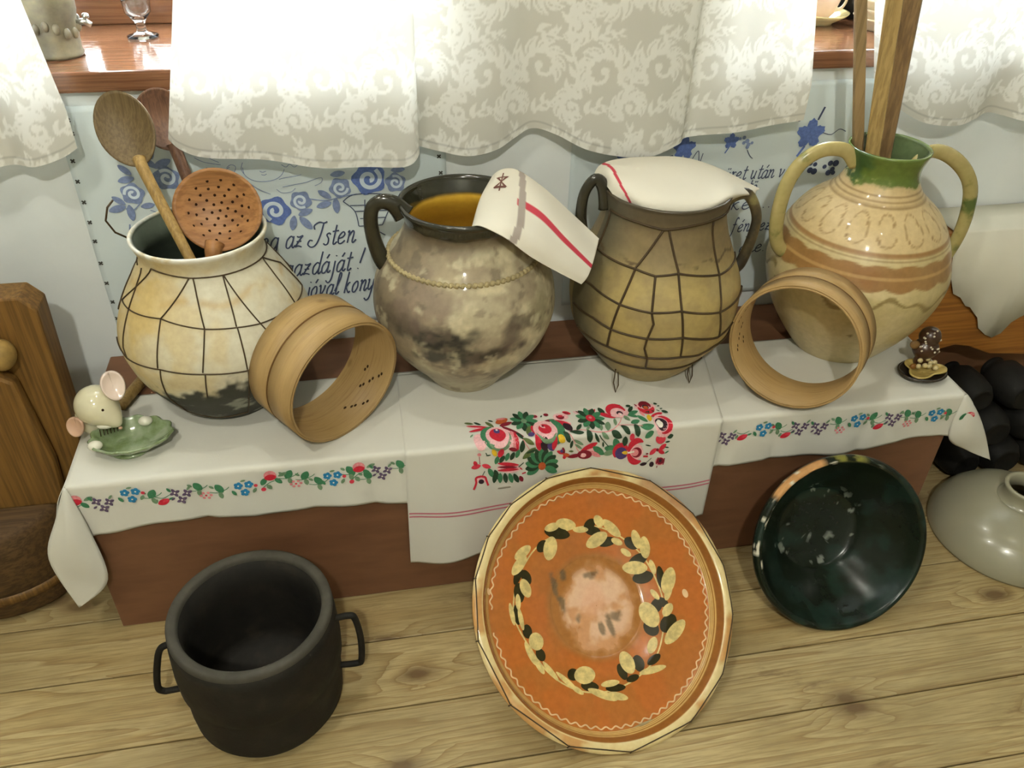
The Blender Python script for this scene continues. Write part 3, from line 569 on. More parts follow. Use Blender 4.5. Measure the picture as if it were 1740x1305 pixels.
GL = {
 'a': [[(.62, .85), (.38, 1), (.08, .65), (.1, .1), (.35, 0), (.6, .4), (.66, 1)], [(.66, 1), (.62, .2), (.74, 0), (.92, .2)]],
 'e': [[(.08, .45), (.45, .55), (.6, .8), (.4, 1), (.1, .65), (.12, .12), (.4, 0), (.72, .25)]],
 'g': [[(.62, .85), (.38, 1), (.08, .65), (.1, .1), (.35, 0), (.6, .4), (.66, 1)], [(.66, 1), (.6, -.5), (.3, -.95), (-.05, -.7)]],
 'z': [[(.05, .95), (.3, .88), (.62, 1)], [(.62, 1), (.3, .5), (.05, .03)], [(.05, .03), (.3, .12), (.68, 0)], [(.1, .5), (.55, .52)]],
 's': [[(.55, .85), (.4, 1), (.2, .85), (.42, .5), (.42, .1), (.2, 0), (0, .15)]],
 't': [[(.3, 1.65), (.25, .2), (.38, 0), (.6, .2)], [(0, 1.1), (.6, 1.15)]],
 'n': [[(.0, .9), (.14, 1), (.12, 0)], [(.12, .55), (.4, 1), (.58, .85), (.55, .15), (.68, 0), (.9, .25)]],
 'd': [[(.62, .85), (.38, 1), (.08, .65), (.1, .1), (.35, 0), (.6, .4), (.66, 1)], [(.72, 1.95), (.62, .2), (.74, 0), (.92, .2)]],
 'j': [[(.35, 1), (.3, -.5), (.05, -.95), (-.25, -.7)], [(.36, 1.4), (.4, 1.48)]],
 'o': [[(.38, 1), (.08, .65), (.12, .1), (.38, 0), (.62, .4), (.55, .9), (.36, 1)]],
 'v': [[(0, .9), (.12, 1), (.25, 0)], [(.25, 0), (.55, .6), (.62, 1)]],
 'l': [[(.05, .3), (.45, 1.5), (.42, 1.95), (.25, 1.8), (.2, .25), (.33, 0), (.55, .25)]],
 'k': [[(.2, 1.95), (.1, 0)], [(.58, .95), (.4, .9), (.14, .5)], [(.2, .52), (.55, 0), (.7, .15)]],
 'y': [[(0, .9), (.1, 1), (.1, .25), (.3, .05), (.55, .4)], [(.62, 1), (.5, -.6), (.2, -.95), (-.1, -.7)]],
 'h': [[(.2, 1.95), (.1, 0)], [(.12, .55), (.4, 1), (.58, .8), (.55, .1), (.7, .05)]],
 'I': [[(.95, 1.95), (.85, 1.0), (.6, .15), (.2, -.1), (-.2, .15), (-.1, .5), (.2, .45)], [(.2, 1.4), (.1, 1.75), (.5, 2.0), (.95, 1.9), (1.25, 2.0)]],
 '!': [[(.42, 1.9), (.2, .55)], [(.1, .05), (.13, .12)]],
 'r': [[(.0, .9), (.12, 1), (.1, 0)], [(.1, .55), (.3, .95), (.55, .95)]],
 'u': [[(.0, .95), (.1, 1), (.1, .25), (.3, 0), (.55, .4)], [(.58, 1), (.56, .15), (.7, .05)]],
 'f': [[(.6, 1.7), (.45, 1.95), (.28, 1.6), (.22, 0), (.1, -.6)], [(0, 1.0), (.5, 1.05)]],
 '.': [[(.08, .02), (.14, .1)]], ' ': [],
}
ACC = {'á': 'a', 'ó': 'o', 'é': 'e'}
def textline(txt, x, z, xh, wd, slope, width, slant):
    out = []; pen = 0.0; adv = {'I': 1.25, '!': .7, '.': .45, ' ': .55, 'l': .55, 't': .62, 'j': .6, 'r': .62, 's': .68}
    for ch in txt:
        base = ACC.get(ch, {'ü': 'u', 'ő': 'o'}.get(ch, ch)); st = [list(s) for s in GL[base]]
        if ch in ACC: st.append([(.35, 1.3), (.55, 1.65)])
        if ch in 'üő': st += [[(.2, 1.3), (.25, 1.5)], [(.45, 1.3), (.5, 1.5)]]
        for s in st:
            out.append([((pen + p[0]), p[1]) for p in s])
        pen += adv.get(base, .88)
    sc = width / pen
    res = []
    for s in out:
        P = [(x + px * sc + py * xh * slant, z + py * xh + px * sc * slope) for px, py in s]
        res.append((line2d(P, wd, max(4, 7 * (len(P) - 1))), 0))
    return res
for txt, x, z, wdt, sl in (('eg az Isten', -.186, .563, .175, .03), ('gazdáját !', -.150, .5045, .150, .045), ('jóval konyh', -.118, .455, .150, .07)):
    stitch('stitched_verse', textline(txt, x, z, .0235, .0029, sl, wdt, .28), wsl, [M_textth], wcl, .0012, .00003)
for txt, x, z, wdt in (('üret után va', .712, .652, .142), ('tő', .766, .622, .022), ('n ke....', .700, .588, .13), ('fény ez', .748, .538, .088), ('ene.', .774, .489, .062)):
    stitch('stitched_verse', textline(txt, x, z, .0165, .0022, .0, wdt, .16), wsr, [M_textth], wcr, .0012, .00003)
VINE = [(0.6202, 0.7219, 0.0237), (0.876, 0.7381, 0.0299), (0.7136, 0.7314, 0.0157), (0.504, 0.709, 0.0162)]
for i, (x, z, r) in enumerate(VINE):
    P = []
    for k in range(40):
        a = 2 * PI * k / 40; rr = r * (.62 + .38 * abs(math.cos(2.5 * (a - PI / 2))) ** 1.2 + .06 * math.sin(17 * a)); P.append((x + rr * math.cos(a), z + rr * math.sin(a)))
    stitch('embroidered_vine_leaf', [(P, 0), (line2d([(x - r * .2, z - r * .8), (x - r * .6, z - r * 1.5)], r * .16), 0)], wsr, [M_blueth], wcr)
GRAPES = [(0.8913, 0.6925), (0.8911, 0.678), (0.9032, 0.6602), (0.8817, 0.6857), (0.8936, 0.6632), (0.902, 0.675), (0.9011, 0.6884), (0.9239, 0.669), (0.9348, 0.6758), (0.9464, 0.6752), (0.942, 0.6632), (0.9349, 0.6561), (0.9454, 0.6556), (0.7308, 0.7352), (0.7388, 0.7372), (0.7463, 0.7299), (0.7397, 0.7268), (0.7501, 0.7228), (0.7567, 0.726), (0.7486, 0.7182)]
for gname, sel, r in (('embroidered_grapes', GRAPES[:7], .0062), ('embroidered_grapes', GRAPES[7:13], .0062), ('embroidered_grapes', GRAPES[13:], .0042)):
    stitch(gname, [(disc2d(x, z, r * (.75 + .35 * ((i * 37) % 5) / 4), None, 10), 0) for i, (x, z) in enumerate(sel)], wsr, [M_textth if r > .005 else M_greyth], wcr)
for _it in [(line2d([(.885, .765), (.893, .79)], .004), 0), (line2d([(.90, .74), (.92, .735), (.935, .745), (.95, .74)], .0016), 0), (line2d([(.49, .702), (.54, .706), (.57, .70), (.60, .708)], .003), 0), (line2d([(.64, .70), (.65, .715), (.655, .69), (.66, .71)], .0016), 0), (line2d([(.75, .712), (.758, .70), (.765, .694)], .0014), 0), (line2d([(.845, .772), (.85, .768), (.846, .764), (.842, .769), (.85, .775)], .0014), 0), (line2d([(.91, .70), (.92, .692), (.93, .70), (.942, .693)], .0014), 0)]: stitch('embroidered_stem', [_it], wsr, [M_textth], wcr)

# ------------------------------------------------------------------ curtains with woven damask scrolls
TW, TH_, PXM, SCD = .208, .26, 800, 1.3
def damask():
    W_, H_ = int(TW * PXM), int(TH_ * PXM); mask = np.zeros((H_, W_))
    def stamp(x, y, r):
        cx, cy, R = x * SCD * PXM, y * SCD * PXM, r * SCD * PXM; k = int(R) + 2
        ix, iy = int(round(cx)), int(round(cy)); yy, xx = np.mgrid[iy - k:iy + k + 1, ix - k:ix + k + 1]
        v = np.clip(R - np.hypot(xx - cx, yy - cy) + .5, 0, 1); np.maximum.at(mask, (yy % H_, xx % W_), v)
    def cut(x, y, r):
        cx, cy, R = x * SCD * PXM, y * SCD * PXM, r * SCD * PXM; k = int(R) + 2
        ix, iy = int(round(cx)), int(round(cy)); yy, xx = np.mgrid[iy - k:iy + k + 1, ix - k:ix + k + 1]
        v = 1 - np.clip(R - np.hypot(xx - cx, yy - cy) + .5, 0, 1); np.minimum.at(mask, (yy % H_, xx % W_), v)
    def scroll(cx, cy, R, a0, sg, turns=1.15, w=.0058, lobes=7):
        """spiral stem carrying acanthus lobes on its outer side"""
        for q in range(lobes):                       # lobes first
            t = .02 + .62 * q / lobes; a = a0 + sg * t * turns * 2 * PI; r = R * (1 - .80 * t); L = R * (.62 - .35 * t)
            for e in range(26):
                u = e / 25; aa = a + sg * (.15 + .55 * u * u); rr = r + L * u
                stamp(cx + rr * math.cos(aa), cy + rr * math.sin(aa), max(.0010, w * 1.35 * math.sin(PI * (.30 + .66 * u)) * (1 - .35 * t)))
            for e in range(30):                      # vein between lobes
                u = e / 29; aa = a + sg * (.02 + .5 * u * u); rr = r + L * .8 * u + .001; cut(cx + rr * math.cos(aa), cy + rr * math.sin(aa), .0008)
        for i in range(70):
            t = i / 69; a = a0 + sg * t * turns * 2 * PI; r = R * (1 - .80 * t)
            stamp(cx + r * math.cos(a), cy + r * math.sin(a), w * (.62 - .25 * t))
        a = a0 + sg * turns * 2 * PI; r = R * .2; stamp(cx + r * math.cos(a), cy + r * math.sin(a), w * .95)
    def leafy(P, w, n=7, side=0):
        P = crv(P, 60); T = np.gradient(P, axis=0); T /= np.linalg.norm(T, axis=1)[:, None]
        for q in range(n):
            i = int(3 + 50 * q / n); s = (-1) ** q if side == 0 else side; nrm = np.array([-T[i][1], T[i][0]]) * s
            L = w * 4.2 * (1 - .55 * q / n)
            for e in range(14):
                u = e / 13; p = P[i] + nrm * L * u * (1 - .25 * u) + T[i] * L * .75 * u * u
                stamp(p[0], p[1], max(.0009, w * .95 * math.sin(PI * (.25 + .7 * u)) * (1 - .4 * q / n)))
        for i, p in enumerate(P): stamp(p[0], p[1], w * (.5 - .2 * i / 60))
    for (cx, cy, R, a0, sg) in ((.042, .048, .027, 2.6, 1), (.118, .040, .026, .4, -1), (.038, .146, .027, -2.4, -1), (.116, .140, .028, -.4, 1), (.080, .094, .018, 1.0, 1), (.001, .095, .019, 4.0, -1), (.079, .195, .018, 2.0, -1)): scroll(cx, cy, R, a0, sg)
    leafy([(.080, .0), (.074, .03), (.084, .06), (.078, .09)], .0050, 7); leafy([(.080, .11), (.086, .14), (.076, .17), (.08, .2)], .0050, 7)
    leafy([(.0, .02), (.006, .05), (-.004, .075)], .0044, 6); leafy([(.0, .12), (-.006, .15), (.004, .18)], .0044, 6)
    leafy([(.03, .085), (.045, .10), (.06, .095)], .0038, 5); leafy([(.10, .088), (.12, .098), (.14, .088)], .0038, 5); leafy([(.03, .19), (.05, .185), (.06, .195)], .0038, 5); leafy([(.105, .182), (.125, .192), (.145, .185)], .0038, 5)
    return mask
DM = damask()
CG, CP = np.array(lin('#d6d3c8')), np.array(lin('#efede5'))
def curtain(name, label, ctrl, ztop, nu_per_m=520, edge=None, seed=0):
    """ctrl: list (x, y, hem z); surface hangs from ztop to the hem; edge(x0,zfrac) shifts"""
    P = crv([(a, b, c) for a, b, c in ctrl], 400); s = np.r_[0, np.cumsum(np.hypot(*np.diff(P[:, :2], axis=0).T))]
    L = s[-1]; nu = int(L * nu_per_m); nv = 170
    uu = np.linspace(0, L, nu + 1); X = np.interp(uu, s, P[:, 0]); Y = np.interp(uu, s, P[:, 1]); Z = np.interp(uu, s, P[:, 2])
    V = []; C = []; H_, W_ = DM.shape
    x0 = ctrl[0][0]
    for j in range(nv + 1):
        t = j / nv; zrow = Z + (ztop - Z) * t
        amp = 1 - .35 * t; yr = 1.412 + (Y - 1.412) * amp
        xr = X if edge is None else edge(X, zrow)
        V.append(np.stack([xr, yr, zrow], 1))
        tu = ((uu + seed) / TW * W_).astype(int) % W_; tv = ((zrow - .70) / TH_ * H_).astype(int) % H_
        m_ = DM[tv, tu][:, None]
        hemband = (np.abs(zrow - Z - .012) < .0012)[:, None] * .25
        c = CG + (CP - CG) * m_; c = c * (1 - hemband); C.append(np.c_[c, np.ones(nu + 1)])
    V = np.concatenate(V); C = np.concatenate(C); cx = V[:, 0].mean(); zb = float(Z.min())
    V = V - (cx, 1.412, zb)
    F = [(j * (nu + 1) + i, j * (nu + 1) + i + 1, (j + 1) * (nu + 1) + i + 1, (j + 1) * (nu + 1) + i) for j in range(nv) for i in range(nu)]
    o = mesh(name, V, F, M_curtain, None, col=C, loc=(cx, 1.412, zb)); return tag(o, label, 'curtain', 'short white damask curtains')
ZT = 1.30
curtain('curtain', 'white damask curtain at the left edge with a slanting side', [(-.95, 1.42, .77), (-.80, 1.395, .765), (-.68, 1.425, .77), (-.60, 1.40, .763), (-.54, 1.42, .766), (-.50, 1.40, .768), (-.46, 1.412, .776), (-.434, 1.416, .79)], ZT,
        edge=lambda X, z: X + np.clip((X + .75) / .316, 0, 1) * np.where(z < .85, 0, -.11 * (z - .85)), seed=.03)
curtain('curtain', 'wide white damask curtain hanging in the middle above the jugs', [(-.293, 1.418, .797), (-.275, 1.408, .782), (-.235, 1.400, .770), (-.146, 1.412, .758), (-.06, 1.398, .745), (.02, 1.404, .740), (.088, 1.392, .742), (.112, 1.402, .760), (.106, 1.428, .765), (.15, 1.430, .752), (.20, 1.418, .745), (.25, 1.424, .752), (.285, 1.436, .768), (.318, 1.442, .782), (.36, 1.430, .772), (.41, 1.412, .75), (.47, 1.404, .737), (.53, 1.404, .733), (.585, 1.414, .75), (.60, 1.426, .757), (.63, 1.418, .764), (.69, 1.408, .770), (.76, 1.414, .778), (.822, 1.412, .786)], ZT,
        edge=lambda X, z: X + np.clip((X - .6) / .22, 0, 1) * np.where(z < .85, 0, -.18 * (z - .85)) + np.clip((.0 - X) / .29, 0, 1) * np.where(z < .80, 0, .24 * np.minimum(z - .80, .35)), seed=.0)
curtain('curtain', 'white damask curtain at the right edge behind the wooden sticks', [(.955, 1.420, .855), (.985, 1.414, .822), (1.02, 1.408, .795), (1.07, 1.400, .774), (1.136, 1.402, .766), (1.18, 1.414, .772), (1.215, 1.428, .780), (1.25, 1.424, .774), (1.30, 1.405, .766), (1.38, 1.412, .77), (1.5, 1.42, .77)], ZT,
        edge=lambda X, z: X + np.clip((1.25 - X) / .3, 0, 1) * np.where(z < .83, 0, -.30 * (z - .83)), seed=.09)
M_rod = plain('brass_rod', '#8a7440', .4, .5, .1, 30, .8)
rod = thing('curtain_rod', 'thin brass curtain rod above the damask curtains', 'curtain rod', (0.25, 1.412, 1.30))
V, F = tubegeo([(-1.3, 0, .006), (1.4, 0, .006)], .006, 12); mesh('rod', V, F, M_rod, rod)
for xx in (-1.25, 0.155, 1.36): box('bracket', (xx - .008, xx + .008, 0, .063, 0, .012), M_rod, rod)

# ------------------------------------------------------------------ jugs
def profile(rs, H, n=46):
    z = np.linspace(0, H, len(rs)); P = crv(np.stack([rs, z], 1), n); return [(float(max(a, .002)), float(b)) for a, b in P]
def vessel(prof, t, H, lip=.004):
    """outer profile, rolled lip, inner wall"""
    out = [(.001, 0.0)] + [(prof[0][0] * .97, 0.0)] + prof
    r, z = prof[-1]; out += [(r + lip * .2, z + lip * .9), (r - lip * .6, z + lip * 1.3), (r - t, z + lip * .4)]
    inner = [(max(a - t, .004), b) for a, b in prof[::-1] if b > .012]; out += inner; out.append((.001, inner[-1][1] - .002))
    return out, len(prof) + 4
def handle(name, pts, rad, mat, parent, flat=1.5, up=(0, 1, 0), n=40, ends=1.25):
    P = crv(pts, n); t = np.linspace(0, 1, n); r = rad * (ends + (.75 - ends) * np.sin(PI * t) ** .7)
    V, F = tubegeo(P, r, 12, False, flat, up); return mesh(name, V, F, mat, parent)
def net(name, NET, rs, H, parent, rad=.0016, lift=.0012):
    z = np.linspace(0, H, len(rs)); geos = []
    pr = crv(np.stack([rs, z], 1), 200)
    for dth in (0, 180):
        for l in NET:
            P = []
            for (a, h), (b, k) in zip(l[:-1], l[1:]):
                d = (b - a + 180) % 360 - 180
                for t in np.linspace(0, 1, 9)[:-1]: P.append((a + d * t, h + (k - h) * t))
            P.append(tuple(l[-1]))
            Q = []
            for a, h in P:
                r = float(np.interp(h, pr[:, 1], pr[:, 0])) + lift; aa = D(a + dth); Q.append((r * math.cos(aa), r * math.sin(aa), h))
            geos.append(tubegeo(np.array(Q), rad, 5))
    return joined(name, geos, M_wire, parent)

NET1 = [[[-132.1,0.300],[-95.4,0.2927],[-66.6,0.2899],[-18.7,0.2861],[2.1,0.2558]],[[-95.4,0.2927],[-117.3,0.2351]],[[-92.0,0.2914],[-88.0,0.223]],[[-66.6,0.2899],[-68.6,0.2186]],[[-65.9,0.2896],[-53.3,0.2117]],[[-18.7,0.2861],[-19.7,0.2054]],[[-132.1,0.300],[-167.9,0.2242]],[[-150.7,0.2893],[-149.9,0.228]],[[16.6,0.2851],[-18.7,0.2861]],[[2.1,0.2558],[7.2,0.2014],[-19.7,0.2054]],[[-167.9,0.2242],[-149.9,0.228],[-117.3,0.2351],[-88.0,0.223],[-68.2,0.2172],[-53.3,0.2117],[-19.7,0.2054]],[[-149.9,0.228],[-149.1,0.1664],[-145.9,0.1504]],[[-117.3,0.2351],[-118.7,0.1599]],[[-88.0,0.223],[-92.7,0.1573]],[[-68.2,0.2172],[-68.9,0.1484]],[[-53.3,0.2117],[-50.8,0.1967],[-50.9,0.1643]],[[-167.3,0.1577],[-145.9,0.1504],[-117.2,0.1581],[-91.6,0.1542],[-68.6,0.1468],[-51.7,0.1565],[-20,.15]],[[-117.2,0.1581],[-121.1,0.0988]],[[-91.6,0.1542],[-94.5,0.1006]],[[-68.6,0.1468],[-70.0,0.0823]],[[-121.1,0.0988],[-123.5,0.0352],[-100.5,0.0179],[-69.5,0.0239],[-70,.0823]]]
NET3 = [[[-168.3,0.336],[-132.6,0.3362],[-110.7,0.3316],[-105.7,0.3327],[-85.0,0.3392],[-63.0,0.3417],[-20,.338]],[[-110.6,0.3303],[-127.6,0.2652],[-132.0,0.2067],[-135.5,0.1552],[-138.5,0.1091]],[[-105.6,0.3309],[-95.2,0.2667],[-92.1,0.2056],[-89.2,0.1534],[-87.3,0.1115]],[[-62.3,0.3395],[-59.1,0.2484],[-62.6,0.187],[-57.8,0.1333]],[[-169.2,0.3318],[-169.5,0.2672]],[[176.0,0.2587],[-168.9,0.2661],[-127.3,0.2626],[-112.0,0.257],[-95.2,0.2626],[-57.1,0.2471],[-16.1,0.2461]],[[-178.6,0.2087],[-157.8,0.2118],[-131.6,0.2026],[-111.1,0.1999],[-92.7,0.2041],[-62.6,0.187],[-22.5,0.1886]],[[-173.8,0.1539],[-150.2,0.1583],[-135.4,0.1514],[-112.3,0.1499],[-89.2,0.1534],[-59.4,0.1311],[-30,.14]],[[-172.4,0.1069],[-138.5,0.1091],[-110.4,0.1048],[-86.9,0.107],[-72.0,0.1017],[-59.3,0.1097],[-20,.105]],[[-112.0,0.257],[-111.0,0.1985],[-109.0,0.1802],[-111.7,0.1501],[-112.5,0.1277],[-109.7,0.1029],[-109.6,0.0653]],[[-170,.06],[-138,.062],[-109.6,.0653],[-86,.062],[-50,.06]]]

# --- jug 1: cream pot in a wire net
R1 = [.0814, .1081, .1283, .1460, .1560, .1614, .1575, .1465, .1312, .1132, .0985, .1070]; H1 = .3225
j1 = thing('clay_pot', 'cream clay pot in a wire net, sooty at the bottom, holding wooden utensils', 'pot', (-.2565, 1.3104, .3602))
pr, nout = vessel(profile(R1, H1, 120), .007, H1)
def col1(V):
    a = np.degrees(np.arctan2(V[:, 1], V[:, 0])); z = V[:, 2]; r = np.hypot(V[:, 0], V[:, 1]); n = fbm(V, 14); n2 = fbm(V, 60, 3)
    C = np.tile(rgba('#ccc6ae', .62), (len(V), 1))
    C = cmix(C, rgba('#c4ab72', .6), np.clip(sstep(-95, -150, a) * .75 * sstep(.05, .16, z) + sstep(.50, .66, n) * .5, 0, 1))
    C = cmix(C, rgba('#d6d2bd', .55), sstep(.52, .62, fbm(V + 5, 9)) * .6)
    band = np.exp(-((z - .255 - .006 * np.sin(a / 9)) / .006) ** 2) * sstep(.45, .6, fbm(V, 30)); C = cmix(C, rgba('#b99a62', .7), band * .6)
    soot = sstep(.098, .072, z + (n - .5) * .10 - .034 * np.cos(np.radians(a + 70)) + (n2 - .5) * .07); C = cmix(C, rgba('#262820', .7), soot * .97)
    C = cmix(C, rgba('#8f9284', .6), soot * sstep(.60, .70, fbm(V * (1, 1, 2), 26)) * .8)
    inn = np.zeros(len(V)); inn[nout * 200:] = 1; C = cmix(C, rgba('#565f52', .35), inn)
    lipz = sstep(H1 - .006, H1 + .001, z) * (1 - inn); C = cmix(C, rgba('#dcd9cc', .45), lipz * sstep(.35, .55, fbm(V, 50)))
    return C
lathe('body', pr, M_paint, j1, 200, colfn=col1)
net('wire_netting', NET1, R1, H1, j1, .0012)
tube('wire_loop', [(-.108, .0, .318), (-.122, -.012, .335), (-.128, -.022, .36), (-.118, -.03, .385), (-.11, -.02, .392)], .0016, M_wire, j1, 6)
V, F = ellip((0, 0, 0), (.011, .011, .004), 14, 8)
sy = np.array((-.158 * math.sin(D(20)), -.158 * math.cos(D(20)), .165))
knob = joined('pressed_mark', [tubegeo(crv([(.011 * math.cos(t), .011 * math.sin(t), 0) for t in np.linspace(0, 2 * PI, 20, endpoint=False)], 30, True), .0022, 6, True)], plain('cream_slip', '#d2cbae', .5), j1)
knob.location = tuple(sy * (.985, .985, 1)); knob.rotation_euler = (PI / 2, 0, D(-20))

# --- jug 2: soot-stained jar with dark glazed rim, yellow inside
R2 = [.0650, .0884, .1158, .1394, .1541, .1616, .1606, .1534, .1359, .1138, .0995, .1090]; H2 = .347
j2 = thing('clay_jar', 'smoke-stained grey clay jar with dark glazed rim and yellow inside', 'jar', (.1737, 1.3018, .3634))
pr, nout = vessel(profile(R2, H2, 130), .008, H2, .006)
def col2(V):
    a = np.degrees(np.arctan2(V[:, 1], V[:, 0])); z = V[:, 2]; n = fbm(V, 13); n2 = fbm(V, 45, 4); n3 = fbm(V + 3, 26)
    C = np.tile(rgba('#a99d80', .75), (len(V), 1))
    C = cmix(C, rgba('#c8bc98', .75), sstep(.42, .62, n3) * .8 * sstep(-150, -100, a) * sstep(.03, .12, z))
    C = cmix(C, rgba('#857560', .75), sstep(.48, .60, fbm(V + 9, 17)) * .6)
    C = cmix(C, rgba('#6b5d47', .75), sstep(-110, -165, a) * .75)
    C = cmix(C, rgba('#ada287', .7), sstep(.09, .04, z + (n - .5) * .06) * .8)
    def patch(a0, z0, da, dz, c, k=1.0, sharp=.22):
        nonlocal C
        d = np.sqrt(((a - a0) / da) ** 2 + ((z - z0) / dz) ** 2) + (n2 - .5) * 1.5; C = cmix(C, rgba(c, .8), sstep(1.0 + sharp, 1.0 - sharp - .35, d) * k)
    patch(-118, .176, 34, .026, '#24211a', 1.0); patch(-98, .142, 40, .022, '#2f2b21', .95); patch(-140, .19, 26, .04, '#4a4335', .6); patch(-68, .168, 9, .034, '#4e4038', .75); patch(-62, .192, 9, .02, '#3d3128', .5); patch(-70, .085, 14, .03, '#6c6152', .5); patch(-125, .225, 24, .05, '#7a675a', .55); patch(-45, .2, 10, .05, '#6e6a4a', .5); patch(-100, .07, 50, .02, '#7d7564', .4)
    C = cmix(C, rgba('#5f5444', .8), sstep(.60, .70, fbm(V + 11, 48)) * .55); C = cmix(C, rgba('#d0c6a4', .75), sstep(.60, .72, fbm(V + 21, 36)) * .5)
    neck = sstep(H2 - .055, H2 - .028, z + (n - .5) * .02); C = cmix(C, rgba('#5b4e3c', .5), neck * .8)
    lip = sstep(H2 - .028, H2 - .016, z + (n2 - .5) * .01); C = cmix(C, rgba('#2b2a20', .14), lip)
    inn = np.zeros(len(V)); inn[nout * 220:] = 1
    C = cmix(C, rgba('#2d2c20', .12), inn); C = cmix(C, rgba('#d6a83a', .3), inn * sstep(.326, .318, z + (n - .5) * .008))
    return C
lathe('body', pr, M_glaze, j2, 220, colfn=col2)
# twisted clay cord round the shoulder
pz = profile(R2, H2, 200); zr = .262; rr_ = float(np.interp(zr, [q[1] for q in pz], [q[0] for q in pz]))
nb = 84; P = []; RD = []
for k in range(nb * 6):
    a = 2 * PI * k / (nb * 6); P.append(((rr_ + .001) * math.cos(a), (rr_ + .001) * math.sin(a), zr + .0012 * math.sin(nb * a))); RD.append(.0036 + .0013 * math.cos(nb * a))
V, F = tubegeo(P, RD, 6, True); o = mesh('rope_band', V, F, plain('clay_rope', '#a3956f', .8, .2, .15, 60), j2)
M_darkglaze = plain('dark_brown_glaze', '#2c2a20', .15, .6, .15, 30)
handle('handle', [(-.100, .0, .333), (-.116, 0, .352), (-.136, 0, .357), (-.151, 0, .346), (-.155, 0, .318), (-.150, 0, .280), (-.138, 0, .246), (-.124, 0, .238)], .010, M_darkglaze, j2, 1.6)

# --- jug 3: netted two-handled jug
R3 = [.0720, .1000, .1210, .1440, .1529, .1556, .1526, .1400, .1260, .1135, .1062, .1110]; H3 = .3605
j3 = thing('clay_jug', 'brown-yellow two-handled jug in a wire net with a napkin in its mouth', 'jug', (.5252, 1.2889, .3634))
pr, nout = vessel(profile(R3, H3, 120), .007, H3)
def col3(V):
    a = np.degrees(np.arctan2(V[:, 1], V[:, 0])); z = V[:, 2]; n = fbm(V, 12); n2 = fbm(V, 40)
    C = np.tile(rgba('#9c8a5c', .5), (len(V), 1))
    C = cmix(C, rgba('#a8935a', .45), sstep(.45, .6, n) * .7); C = cmix(C, rgba('#8c7850', .55), sstep(.5, .65, n2) * .5)
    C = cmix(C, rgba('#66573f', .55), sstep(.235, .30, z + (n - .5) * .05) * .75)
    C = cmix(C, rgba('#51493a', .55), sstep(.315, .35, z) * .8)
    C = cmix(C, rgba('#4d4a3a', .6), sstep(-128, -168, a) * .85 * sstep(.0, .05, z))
    rs = np.abs(z - .272 - .004 * np.sin(a / 4) - .003 * (n2 - .5)) < .0022; C = cmix(C, rgba('#55462c', .6), rs * sstep(.4, .55, n2))
    inn = np.zeros(len(V)); inn[nout * 200:] = 1; C = cmix(C, rgba('#453c2c', .3), np.maximum(inn, sstep(H3 - .004, H3, z)))
    return C
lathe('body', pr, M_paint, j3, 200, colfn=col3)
net('wire_netting', NET3, R3, H3, j3, .0021)
for k, (xa, ya) in enumerate(((-.085, -.082), (.062, -.075))):
    tube('wire_loop', [(xa, ya, .045), (xa - .004, ya - .008, .02), (xa, ya - .014, .002), (xa + .005, ya - .01, .015), (xa + .004, ya - .004, .04)], .0013, M_wire, j3, 5)
M_h3 = NB('brown_green_handle_glaze'); M_h3 = M_h3.fin(M_h3.ramp(M_h3.noise(scale=22), [(.38, '#37322a'), (.55, '#5d5238'), (.68, '#8b8456')]), .3, .5)
handle('handle', [(-.105, 0, .330), (-.114, 0, .366), (-.130, 0, .382), (-.147, 0, .358), (-.150, 0, .315), (-.142, 0, .275), (-.128, 0, .262)], .0085, M_darkglaze, j3, 1.5)
handle('handle', [(.104, 0, .318), (.122, 0, .336), (.152, 0, .338), (.176, 0, .298), (.176, 0, .255), (.164, 0, .205), (.150, 0, .192)], .0085, M_h3, j3, 1.5)

